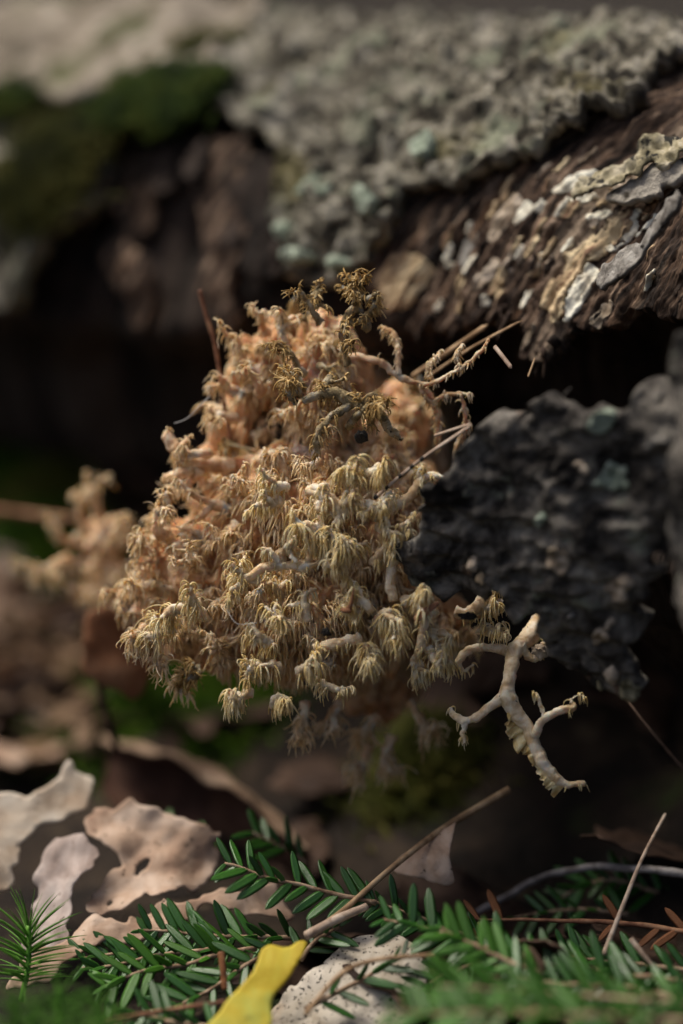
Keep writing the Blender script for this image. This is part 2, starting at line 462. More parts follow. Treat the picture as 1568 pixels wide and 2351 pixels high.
# core: full above, undercut and hollow below
cs = np.arange(-.43, .34, .004); ct = np.radians(np.arange(-180, 180, 2.0))
S, T = np.meshgrid(cs, ct, indexing='ij')
pc = log_pts(S, T, np.full_like(S, .09))
deg = np.degrees(T)
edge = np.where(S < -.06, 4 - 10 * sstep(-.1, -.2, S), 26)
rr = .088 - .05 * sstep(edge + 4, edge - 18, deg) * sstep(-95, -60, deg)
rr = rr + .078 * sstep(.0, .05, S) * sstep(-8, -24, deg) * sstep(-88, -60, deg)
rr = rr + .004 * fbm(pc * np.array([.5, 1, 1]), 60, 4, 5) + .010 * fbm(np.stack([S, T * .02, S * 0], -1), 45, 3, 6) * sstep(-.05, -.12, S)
V = log_pts(S, T, rr).reshape(-1, 3)
ids = np.arange(S.size).reshape(S.shape); jd = np.roll(ids, -1, 1)
Q = np.stack([ids[:-1], ids[1:], jd[1:], jd[:-1]], -1).reshape(-1, 4)
c0, c1 = len(V), len(V) + 1
V = np.vstack([V, log_pts(np.array([-.44, .35]), np.array([0, 0]), np.array([.01, .01]))])
T3 = np.vstack([np.stack([jd[0], np.full_like(jd[0], c0), ids[0]], -1), np.stack([ids[-1], np.full_like(jd[0], c1), jd[-1]], -1)])
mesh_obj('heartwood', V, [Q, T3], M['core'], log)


def lumps(a1, s1, a2, s2, seed):
    return lambda b, s, th: a1 * fbm(b, s1, 4, seed, .55) + a2 * np.abs(fbm(b, s2, 3, seed + 4)) + .3 * a2 * fbm(b, s2 * 3, 2, seed + 6)


# upper lichened bark: overhangs the bared wood below it
log_sheet('upper_bark', M['bark'], [('p', 1530, 118), ('p', 1480, 180), ('p', 1430, 240), ('p', 1330, 290), ('p', 1240, 332), ('p', 1170, 385), ('p', 1090, 390),
          ('p', 1000, 432), ('p', 935, 432), ('p', 905, 500), ('p', 850, 560), ('p', 832, 630), ('p', 760, 645), ('p', 690, 640), ('p', 640, 560), ('p', 600, 500),
          ('p', 645, 420), ('p', 640, 330), ('p', 560, 290), ('p', 470, 235), (-.19, 75), (-.30, 100), (-.30, 165), (.16, 165), (.13, 105), ('p', 1568, 100)],
          .106, .006, .0013, lumps(.0045, 45, .0055, 150, 21), .006, seed=2)
# farther plate with moss on it
log_sheet('far_bark', M['far_crust'], [('p', 440, 190), ('p', 410, 150), ('p', 330, 180), ('p', 230, 215), ('p', 150, 230), ('p', 60, 200), ('p', -60, 210),
          (-.42, 40), (-.42, 110), (-.30, 120), (-.19, 80)], .112, .008, .003, lumps(.006, 30, .003, 90, 31), .006, seed=5)
log_sheet('far_bark', M['bark'], [('p', 60, 240), ('p', 130, 300), ('p', 215, 330), ('p', 260, 420), ('p', 150, 480), ('p', 60, 700), ('p', -80, 720), ('p', -80, 230)],
          .102, .008, .003, lumps(.006, 30, .004, 80, 37), .006, seed=6)
# bared wood strip between the bark and the hollow
wood_edge = [(0, 1050), (60, 1130), (120, 1180), (200, 1100), (300, 1105), (400, 1130), (540, 1100), (640, 1060), (735, 1065), (760, 1150), (745, 1270), (800, 1300), (850, 1290),
             (900, 1270), (940, 1230), (1000, 1120), (1100, 1140), (1200, 1110), (1290, 1060), (1440, 1080), (1620, 1080)]
Z3 = lambda X_, Y_: ('p', 878 + X_ * .44, 251 + Y_ * .44)
def ribs(b, s, th):
    u = th * .0985; q = np.stack([(s * CG + u * SG) * .16, s * SG - u * CG, s * 0], -1); q2 = np.stack([s, u, s * 0], -1)
    return .0011 * fbm(q, 200, 3, 44) + .0007 * fbm(q2, 260, 4, 45, .65) + .0035 * fbm(q2, 30, 2, 46) + .0009 * fbm(q, 620, 3, 47, .7) + .034 * sstep(.04, .13, s)
log_sheet('bared_wood', M['wood'], [Z3(*q) for q in wood_edge] + [(.16, 20), (.16, 92), (-.10, 92), ('p', 850, 560), ('p', 850, 660)], .0985, .008, .0008, ribs, .0038, seed=8)
# pale ridge and crust patches on the wood
def stuck(k, amp=.0006, lift=.0):
    return lambda b, s, th: ribs(b, s, th) + lift + amp * fbm(b, 300, 3, k)
log_sheet('pale_wood_ridge', M['wood_pale'], [Z3(*q) for q in [(830, 1020), (850, 960), (900, 880), (960, 790), (1050, 680), (1120, 610), (1200, 560), (1300, 505), (1295, 560), (1240, 630), (1150, 710), (1080, 800),
          (1020, 870), (970, 950), (940, 1030), (930, 1100), (880, 1110), (870, 1050)]], .0995, .003, .0006, lambda b, s, th: ribs(b, s, th) + .0006 * fbm(b, 500, 3, 3), .0022, seed=12, js=420)
patches = [('white', [(910, 450), (960, 410), (1060, 350), (1140, 318), (1110, 365), (1080, 392), (930, 478)]),
           ('white', [(1138, 728), (1165, 680), (1210, 640), (1312, 552), (1305, 610), (1240, 690), (1170, 730)]),
           ('white', [(950, 1112), (975, 1000), (985, 940), (1040, 860), (1082, 798), (1132, 850), (1090, 920), (1050, 1000), (985, 1110)]),
           ('white', [(1292, 648), (1350, 585), (1432, 508), (1405, 590), (1310, 650)]),
           ('tan_crust', [(555, 695), (590, 580), (625, 510), (700, 450), (745, 475), (700, 560), (640, 640), (575, 698)]),
           ('white', [(705, 602), (730, 540), (765, 500), (802, 508), (765, 580), (720, 608)]),
           ('white', [(808, 545), (848, 488), (872, 500), (836, 552)]),
           ('grey_flake', [(378, 805), (385, 700), (405, 655), (455, 678), (440, 760), (400, 820)]),
           ('wood_pale', [(-20, 980), (10, 850), (60, 765), (130, 755), (210, 760), (245, 830), (190, 930), (130, 1025), (40, 1060)]),
           ('white', [(985, 492), (1050, 462), (1112, 445), (1124, 462), (1060, 490), (1000, 505)]),
           ('wood_pale', [(935, 575), (970, 530), (1030, 485), (1052, 500), (1000, 560), (955, 585)]),
           ('white', [(1065, 560), (1120, 528), (1182, 505), (1192, 528), (1150, 555), (1090, 578)]),
           ('tan_crust', [(475, 945), (520, 860), (590, 785), (615, 810), (570, 880), (500, 948)]),
           ('tan_crust', [(1075, 1130), (1100, 1060), (1150, 1000), (1180, 1020), (1160, 1090), (1130, 1140)])]
for i, (mt, pl) in enumerate(patches):
    log_sheet('crust_patch', M[mt], [Z3(*q) for q in pl], .0990, .0013, .0005, stuck(60 + i, .0002), .0007, seed=70 + i, js=520)
for i, (x, y, k_) in enumerate([(770, 600, 24), (690, 590, 26), (640, 520, 20), (830, 470, 22), (960, 330, 20), (720, 420, 24)]):
    log_sheet('crust_patch', M['mint'], [('p', x + k_ * (1 + .3 * math.sin(3 * a_ + i)) * math.cos(a_), y + k_ * (1 + .3 * math.cos(2 * a_ + i)) * math.sin(a_)) for a_ in np.linspace(0, 6.283, 12, endpoint=False)],
              .110, .006, .0012, lumps(.003, 60, .003, 150, 80 + i), .003, seed=120 + i)
# torn fibres and specks of crust lying along the grain
rf = np.random.default_rng(9)
for i in range(80):
    X_ = rf.uniform(250, 1500); lo_ = np.interp(X_, [q[0] for q in wood_edge], [q[1] for q in wood_edge]) - 40
    hi_ = np.interp(X_, [0, 350, 700, 950, 1250, 1600], [800, 620, 330, 220, 60, 20])
    s0, t0 = on_log(878 + X_ * .44, 251 + rf.uniform(hi_, lo_) * .44, .0985)
    L, W_ = rf.uniform(.002, .0095), rf.uniform(.0005, .0014)
    aa_ = np.linspace(0, 6.283, 10, endpoint=False)
    pl = [(s0 + L / 2 * math.cos(a_) * CG + W_ * math.sin(a_) * SG, math.degrees(t0 + (L / 2 * math.cos(a_) * SG - W_ * math.sin(a_) * CG) / .0985)) for a_ in aa_]
    log_sheet('wood_fleck', M[['wood_pale', 'white', 'core', 'tan_crust', 'wood_pale'][i % 5]], pl, .0989 + .0006 * rf.random(), .0012, .0004, ribs, .0005, seed=200 + i, js=700)
# grey flakes standing off the wood
log_sheet('loose_flake', M['grey_flake'], [Z3(*q) for q in [(1128, 890), (1180, 830), (1250, 800), (1330, 740), (1400, 680), (1500, 590), (1640, 500), (1640, 620), (1560, 680), (1480, 730), (1400, 810), (1330, 885), (1240, 945), (1150, 935)]],
          .109, .002, .001, lambda b, s, th: .002 * fbm(b, 60, 3, 5) + .0012 * fbm(b, 220, 3, 6) + .036 * sstep(.03, .12, s), .002, seed=91)
log_sheet('loose_flake', M['bark'], [Z3(*q) for q in [(1160, 455), (1260, 380), (1380, 320), (1480, 270), (1640, 180), (1640, 300), (1530, 380), (1440, 420), (1360, 470), (1290, 460), (1220, 470)]],
          .1045, .0025, .0009, lambda b, s, th: .0018 * fbm(b, 180, 4, 7) + .034 * sstep(.04, .13, s), .003, seed=93, js=260)
log_sheet('lichen_lobe', M['lichen'], [Z3(*q) for q in [(1000, 470), (1020, 410), (1070, 350), (1180, 290), (1290, 235), (1330, 165), (1420, 180), (1500, 160), (1560, 130), (1640, 90), (1640, 200), (1500, 270), (1440, 290), (1380, 330), (1280, 350), (1190, 410), (1090, 430)]],
          .1065, .0009, .0008, lambda b, s, th: .0022 * fbm(b, 150, 3, 9) + .0012 * fbm(b, 420, 3, 3) + .034 * sstep(.04, .13, s), .004, seed=95, js=200)
# underside lip of the wood: splinters hanging from the ragged edge
for i in range(26):
    X_ = rng.uniform(620, 960) if i < 18 else rng.uniform(120, 600)
    Y_ = np.interp(X_, [q[0] for q in wood_edge], [q[1] for q in wood_edge]) - 30
    s, th = on_log(878 + X_ * .44, 251 + Y_ * .44, .096)
    L = rng.uniform(.004, .011)
    tt = np.linspace(0, 1, 7)
    path = log_pts(s + tt * L * rng.uniform(-.5, .2), th - tt * L / .1, .097 + .003 * rng.normal() + .003 * tt * rng.normal())
    path += .0006 * rng.normal(size=path.shape)
    v, f = tubes(path, (rng.uniform(.0008, .002) * (1 - tt * .8)), 5, .5)
    mesh_obj('splinter', v, f, M['wood'] if i % 3 else M['core'], log)
# hanging strips on the far, barkless face
for i, (x0, x1, y0, y1) in enumerate([(250, 330, 300, 690), (330, 400, 330, 480), (470, 560, 330, 760), (560, 640, 360, 640), (290, 350, 560, 760), (420, 470, 300, 420)]):
    log_sheet('hanging_strip', M['wood' if i % 2 == 0 else 'core'], [('p', x0, y0), ('p', x1, y0), ('p', x1 + 5, (y0 + y1) / 2), ('p', x1 - 15, y1), ('p', x0 + 15, y1), ('p', x0 - 8, (y0 + y1) / 2)],
              .094 + .002 * i, .004, .002, lumps(.003, 50, .002, 120, 50 + i), .005, seed=40 + i)
# lower bark plate, standing towards the viewer
pn = nrm(np.array([-.42, -.88, -.14])); po = P(1230, 1200, .727)
lower = [(1085, 1000), (1060, 1050), (1040, 1092), (997, 1124), (985, 1165), (960, 1205), (935, 1252), (945, 1300), (926, 1335), (985, 1350), (1023, 1371), (1054, 1386), (1066, 1338), (1142, 1346), (1180, 1380), (1212, 1406),
         (1248, 1441), (1250, 1500), (1274, 1538), (1362, 1562), (1406, 1584), (1463, 1602), (1472, 1560), (1450, 1485), (1476, 1406), (1503, 1318), (1540, 1260), (1640, 1380), (1640, 930), (1480, 905), (1400, 935), (1300, 915), (1230, 940), (1150, 930), (1110, 960)]
def bulge(u, v):
    q = np.stack([u, v, u * 0], -1)
    return .008 - 3.2 * u ** 2 - 3.0 * v ** 2 + .005 * fbm(q, 40, 4, 9) - .0030 * np.abs(fbm(q * np.array([.5, 1, 1]), 150, 4, 5, .6)) + .0010 * fbm(q, 420, 3, 6) - .012 * sstep(.03, .06, v)
wl_ = Matrix.Rotation(R(45), 4, 'Z')
def to_log(V):                                            # world -> log-local
    D = np.asarray(V) - LA
    return np.stack([D @ La, -(D @ Ln), D[:, 2]], -1)
def world_part(ob):                                       # re-express a world-built part in the log's frame
    me = ob.data; co = np.zeros(len(me.vertices) * 3, np.float32); me.vertices.foreach_get('co', co)
    me.vertices.foreach_set('co', to_log(co.reshape(-1, 3)).astype(np.float32).ravel()); me.update(); ob.parent = log
    return ob
world_part(plane_sheet('lower_bark', M['bark_dark'], lower, po, pn, cell=.0011, thick=.005, disp=bulge, jag=.004, seed=14, js=190))
world_part(plane_sheet('bark_strip', M['bark_dark'], [(1530, 800), (1545, 1000), (1535, 1200), (1545, 1350), (1590, 1500), (1700, 1500), (1700, 780)], P(1568, 1100, .685), Ln, cell=.0015, thick=.006,
            disp=lambda u, v: .004 * fbm(np.stack([u, v, u * 0], -1), 50, 4, 5), jag=.004, seed=15))
# crusts on the lower bark
for i, (x, y, r_, mt) in enumerate([(1420, 1090, 34, 'mint'), (1395, 960, 26, 'mint'), (1260, 1165, 20, 'mint'), (1440, 1330, 26, 'tan_crust'), (1310, 1260, 24, 'tan_crust'), (1112, 1270, 16, 'tan_crust'), (1120, 1300, 14, 'wood_pale'), (1420, 1410, 16, 'tan_crust'),
                                  (1385, 1450, 18, 'tan_crust'), (1415, 1540, 18, 'tan_crust'), (1445, 1585, 20, 'lichen'), (1380, 1570, 14, 'lichen'), (1350, 1060, 10, 'tan_crust'), (1520, 1010, 20, 'grey_flake'), (1330, 1400, 12, 'grey_flake')]):
    pl = [(x + r_ * (1 + .35 * math.sin(3 * a_ + i)) * math.cos(a_), y + r_ * (1 + .3 * math.cos(2 * a_ + i)) * math.sin(a_)) for a_ in np.linspace(0, 6.283, 12, endpoint=False)]
    world_part(plane_sheet('crust_patch', M[mt], pl, po, pn, cell=.0008, thick=.003, disp=lambda u, v: bulge(u, v) + .0015, jag=.0015, seed=100 + i))


def blades(pos, dirs, L, r, droop, curl=None, n=5, k=4, rng_=rng):
    """(M,...) batch of curved tapering spines"""
    Mn = len(pos); t = np.linspace(0, 1, n)
    d = nrm(dirs); p = np.array(pos, float); path = [p.copy()]
    g = np.array([0, 0, -1.0])
    for i in range(1, n):
        a_ = t[i]
        dd = d * (1 - .75 * a_) + g * (droop[:, None] * a_ * 1.5)
        if curl is not None: dd = dd + curl * (a_ ** 2)
        p = p + nrm(dd) * (L / (n - 1))[:, None]
        path.append(p.copy())
    path = np.stack(path, 1)
    rad = r[:, None] * (1 - .72 * t[None] ** 1.3)
    return tubes(path, rad, k)


# moss cushions on the log's far end
def moss_cushion(px, py, r_, n, mt, k):
    s0, t0 = on_log(px, py, .112)
    s = s0 + r_ * rng.normal(size=n) * .45; u = t0 + (r_ * rng.normal(size=n) * .3) / .112
    q = log_pts(s, u, np.full(n, .108)); d = log_pts(s * 0, u, np.ones(n)) + .6 * rng.normal(size=(n, 3)); d[:, 0] *= .7
    v, f = blades(q, d, rng.uniform(.005, .011, n), np.full(n, .0006), np.full(n, .2), n=4, k=3)
    o = mesh_obj('moss_cushion', v, f, M[mt.replace('moss', 'moss_log')], log); o['kind'] = 'stuff'
for k, a_ in enumerate([(330, 195, .022, 1500, 'moss'), (400, 160, .014, 700, 'moss'), (110, 350, .026, 1700, 'moss_gold'), (60, 430, .024, 1300, 'moss_gold'), (20, 210, .014, 700, 'moss'), (460, 90, .02, 500, 'moss_gold'), (250, 230, .018, 700, 'moss'), (150, 300, .02, 900, 'moss_gold'), (450, 170, .014, 600, 'moss'), (30, 120, .014, 400, 'moss_gold'), (380, 230, .016, 700, 'moss')]):
    moss_cushion(*a_, k)

# ------------------------------------------------------------------ the coral tooth fungus
fb = P(900, 1200, .80)
fungus = thing('coral_fungus', fb, 'large cream and tan coral tooth fungus with hanging spines growing from the log', 'fungus')
E_ = []                                                   # lobes: centre, radii along camera right / up / depth
def lobe(px, py, d, rx, ry, rz): E_.append((P(px, py, d), np.array([rx, ry, rz]) * TP * d))
for a_ in [(740, 900, .795, 95, 180, 170), (640, 860, .805, 90, 120, 150), (690, 1180, .80, 230, 190, 270), (520, 1320, .802, 170, 150, 210), (700, 1400, .797, 250, 180, 260), (870, 1250, .80, 120, 290, 230),
           (925, 1000, .822, 85, 120, 140), (1010, 1420, .80, 90, 80, 150), (880, 1560, .825, 110, 110, 150), (500, 1060, .81, 70, 50, 90), (430, 1420, .797, 105, 95, 130), (520, 1480, .795, 110, 80, 130), (575, 900, .808, 62, 130, 110), (560, 1010, .808, 75, 75, 110), (390, 1290, .80, 85, 80, 110)]: lobe(*a_)
AX = np.stack([CX, CU, CF])                               # rows


def lobe_hit(px, py):
    d = ray(px, py); best = None
    for c, r_ in E_:
        o_ = (AX @ (CC - c)) / r_; dd = (AX @ d) / r_
        A_, B_, C_ = dd @ dd, o_ @ dd, o_ @ o_ - 1
        D = B_ * B_ - A_ * C_
        if D <= 0: continue
        t = (-B_ - math.sqrt(D)) / A_
        if best is None or t < best[0]:
            best = (t, CC + t * d, nrm(((o_ + t * dd) / r_) @ AX))
    return best


def unit_sphere(n):
    th = np.linspace(0, math.pi, n); ph = np.arange(2 * n) / (2 * n) * 2 * math.pi
    A_, B_ = np.meshgrid(th, ph, indexing='ij')
    V = np.stack([np.sin(A_) * np.cos(B_), np.sin(A_) * np.sin(B_), np.cos(A_)], -1).reshape(-1, 3)
    ids = np.arange(n * 2 * n).reshape(n, 2 * n); jd = np.roll(ids, -1, 1)
    return V, np.stack([ids[:-1], ids[1:], jd[1:], jd[:-1]], -1).reshape(-1, 4)


US, UQ = unit_sphere(110)
for i, (c, r_) in enumerate(E_):
    v = (US * r_) @ AX
    q = v + c
    fold = np.abs(fbm(q * np.array([1, 1, .45]), 150, 3, 3)); bump_ = fbm(q, 60, 3, 4)
    v = v + nrm(US @ AX) * (.004 * bump_ - .0055 * fold - .0016 * np.abs(fbm(q * np.array([1, 1, .3]), 480, 2, 8)))[:, None]
    mesh_obj('flesh', v + c, [UQ], M['f_core'], fungus, fb)


rt_ = curve([P(820, 1230, .80), P(880, 1120, .84), P(900, 1000, .90), P(905, 940, .955)], 40)
v, f = tubes(rt_, np.interp(np.linspace(0, 1, 40), [0, .4, 1], [.030, .022, .026]), 24)
v = v + .004 * np.stack([fbm(v, 90, 3, 60 + k) for k in range(3)], -1)
mesh_obj('root', v, f, M['f_core'], fungus, fb)


def rot_to(d, ang, rs):
    a_ = nrm(np.cross(d, rs.normal(size=3)))
    return nrm(d * math.cos(ang) + a_ * math.sin(ang))


def coral(base, d, L, r_, rs, gen, out, up=.15):
    n = 7
    p = np.array(base, float); pts = [p.copy()]; dd = nrm(d)
    for i in range(n - 1):
        dd = nrm(dd + rs.normal(size=3) * .22 + np.array([0, 0, up * .3]))
        p = p + dd * L / (n - 1); pts.append(p.copy())
    pts = np.array(pts); tt = np.linspace(0, 1, n)
    rad = r_ * (1 - .55 * tt) * (1 + .15 * rs.normal(size=n))
    rad[-1] *= 1.1
    out['tubes'].append((pts, rad))
    if gen > 0:
        for k in range(rs.integers(2, 4)):
            j = rs.integers(2, n - 1)
            cdir = rot_to(dd, rs.uniform(.6, 1.25), rs)
            coral(pts[j], cdir, L * rs.uniform(.45, .75), rad[j] * .8, rs, gen - 1, out, up)
    out['tips'].append((pts, rad, dd))


def spines(out, rs, length, dens, droop, fan, rt=.00025, curtain=True):
    """curtain: rows of spines hanging from the ridge of each branch; else they radiate from its end"""
    pos, dirs, Ls, rr_, dr, cu = [], [], [], [], [], []
    for pts, rad, d in out['tips']:
        m = max(4, int(dens * 1.6 * rs.uniform(.5, 1.5)))
        side = nrm(np.cross(d, [0, 0, 1.0]) + 1e-6)
        lrow = rs.uniform(.65, 1.1)
        for k in range(m):
            u = rs.uniform(.1, 1.03) if curtain else rs.uniform(.35, 1.02)
            f = u * (len(pts) - 1); i = min(int(f), len(pts) - 2); q = pts[i] + (pts[i + 1] - pts[i]) * (f - i)
            sgn = rs.uniform(-1, 1)
            if curtain and rs.random() < .86:
                sgn = math.copysign(abs(sgn) ** .5, sgn)
                dv = d * .45 * u * u + side * sgn * .75 + np.array([0, -.15, rs.uniform(-.75, .25)]) + rs.normal(size=3) * .12
                dd, cl = droop * rs.uniform(.8, 1.8), .55
            else:
                dv = d * rs.uniform(.1, .9) * (u ** 2) * 1.2 + side * sgn * fan * .8 + np.array([0, 0, rs.uniform(-.75, .45)]) + rs.normal(size=3) * .14
                dd, cl = droop * rs.uniform(.6, 1.4), .5
            dv = nrm(dv)
            pos.append(q + dv * rad[i] * .6); dirs.append(dv); Ls.append(length * lrow * rs.uniform(.45, 1.05)); rr_.append(rt * rs.uniform(.6, 1.6))
            dr.append(dd); cu.append(rs.normal(size=3) * cl - dv * rs.uniform(0, .45))
    return blades(np.array(pos), np.array(dirs), np.array(Ls), np.array(rr_), np.array(dr), np.array(cu), n=8, k=5)


def add_branch(base, d, L, r_, seed, zone, gen=1, length=.006, dens=9, droop=.8, fan=.6, up=.15, parent=fungus, pb=fb, curtain=True):
    rs = np.random.default_rng(seed)
    out = {'tubes': [], 'tips': []}
    coral(base, d, L, r_, rs, gen, out, up)
    parts = []
    for pts, rad in out['tubes']:
        P2 = curve(pts, 16); R2 = np.interp(np.linspace(0, 1, 16), np.linspace(0, 1, len(rad)), rad)
        R2 = R2 * (1 + .18 * fbm(P2, 700, 2, seed))
        R2[-1] *= .4
        tv, tf = tubes(P2, R2, 8)
        tv = tv + .0004 * np.stack([fbm(tv, 600, 3, seed + 11 * k) for k in range(3)], -1)
        parts.append((tv, tf))
    v, f = join(parts)
    b = mesh_obj('branch', v, f, M['f_' + zone], parent, pb)
    v, f = spines(out, rs, length, dens, droop, fan, curtain=curtain)
    s = mesh_obj('spine_tuft', v, f, M['t_' + zone], b, pb); s['kind'] = 'stuff'
    return b


def poly_branch(paths, zone, seed, length, dens, droop=.9, fan=.4, tips_only=False, scale=1.0):
    """hand-drawn branch: paths of (px, py, depth, radius px)"""
    rs = np.random.default_rng(seed); parts = []; out = {'tips': []}
    for pth in paths:
        pts = np.array([P(a_, b_, c_) for a_, b_, c_, _ in pth]); rad = np.array([q[3] * TP * q[2] * scale for q in pth])
        n = 16 * len(pth)
        P2 = curve(pts, n); R2 = np.interp(np.linspace(0, 1, n), np.linspace(0, 1, len(rad)), rad)
        P2 = P2 + .0007 * np.stack([fbm(P2, 150, 2, seed + k) for k in range(3)], -1)
        R2 = R2 * (1 + .14 * fbm(P2, 130, 2, seed))
        R2[-1] *= .4
        tv, tf = tubes(P2, R2, 12)
        tv = tv + .00035 * np.stack([fbm(tv, 620, 3, seed + 11 * k) for k in range(3)], -1)
        parts.append((tv, tf))
        d = nrm(P2[-1] - P2[-6])
        out['tips'].append((P2[int(n * .55):], R2[int(n * .55):], d))
        if not tips_only:
            out['tips'].append((P2[int(n * .1):int(n * .7)], R2[int(n * .1):int(n * .7)], nrm(P2[-1] - P2[0]) * .3 + np.array([0, 0, -.4])))
    v, f = join(parts)
    b = mesh_obj('branch', v, f, M['f_' + zone], fungus, fb)
    v, f = spines(out, rs, length, dens, droop, fan)
    s = mesh_obj('spine_tuft', v, f, M['t_' + zone], b, fb); s['kind'] = 'stuff'
    return b


def zone_of(px, py, rs):
    if py < 940 and px > 620: return 'olive' if rs.random() < .85 else 'tan'
    if py < 1060: return 'tan' if rs.random() < .8 else 'olive'
    if px < 590: return 'tan'
    return 'cream' if rs.random() < .25 else 'tan'


OUTLINE = [(720, 720), (850, 700), (890, 800), (950, 880), (1000, 960), (990, 1060), (940, 1100), (1000, 1100), (960, 1200), (930, 1250), (940, 1350), (1050, 1400), (1100, 1450), (1000, 1540), (900, 1560), (780, 1600),
           (640, 1600), (540, 1560), (420, 1510), (340, 1440), (310, 1300), (330, 1210), (420, 1150), (440, 1060), (510, 1000), (530, 830), (600, 740)]
seedc = 1000
GAPS = [(650, 1215, 90), (850, 1030, 50), (720, 1365, 75), (860, 1350, 45), (700, 1050, 45), (560, 1420, 40), (560, 1180, 40), (905, 920, 35)]
rs = np.random.default_rng(77)
placed = []
tries = 0
while len(placed) < 118 and tries < 9000:
    tries += 1
    q = np.array([rs.uniform(300, 1110), rs.uniform(690, 1620)])
    if not inside(q[None], OUTLINE)[0]: continue
    if placed and min(np.hypot(*(q - z)) for z in placed) < (42 if q[0] < 570 else 58): continue
    hb = lobe_hit(*q)
    if hb is None: continue
    if q[0] > 600 and q[1] > 960 and rs.random() < .35: continue
    if min(np.hypot(q[0] - a_, q[1] - b_) / c_ for a_, b_, c_ in GAPS) < 1: continue
    placed.append(q)
    t, p, n = hb
    z = zone_of(*q, rs)
    left = q[0] < 560
    lat = nrm(np.cross(n, [0, 0, 1.0])) * rs.choice([-1, 1])
    d = n * (.75 if left else .45) + lat * (0 if left else .8) + np.array([-.25 if left else -.05, -.35, .25]) + rs.normal(size=3) * .28
    add_branch(p - n * .003, d, rs.uniform(.008, .0145) * (1 if left else .72), rs.uniform(.0012, .0021), seedc + len(placed), z, gen=1,
               length=rs.uniform(.0045, .0075), dens=10 if z != 'olive' else 7, droop=rs.uniform(.3, .9) if left else rs.uniform(.7, 1.3), fan=.75 if left else .55, curtain=not left or rs.random() < .35)

# short spines hanging from the folds of the flesh
pos, dirs = [], []
while len(pos) < 3000:
    q = (rs.uniform(300, 1110), rs.uniform(700, 1640))
    if not inside(np.array([q]), OUTLINE)[0]: continue
    hb = lobe_hit(*q)
    if hb is None: continue
    if rs.random() < .5 and min(np.hypot(q[0] - a_, q[1] - b_) / c_ for a_, b_, c_ in GAPS) < 1: continue
    if vnoise(np.array([hb[1] * np.array([130, 130, 190])]), 9)[0] < -.05: continue
    pos.append(hb[1] + hb[2] * -.003); dirs.append(hb[2] * .8 + rs.normal(size=3) * .45 + np.array([0, 0, .1]))
n = len(pos)
v, f = blades(np.array(pos), np.array(dirs), rs.uniform(.004, .009, n), rs.uniform(.0003, .0006, n), rs.uniform(.6, 1.5, n), rs.normal(size=(n, 3)) * .4, n=7, k=4)
o = mesh_obj('spine_tuft', v, f, M['t_tan'], fungus, fb); o['kind'] = 'stuff'

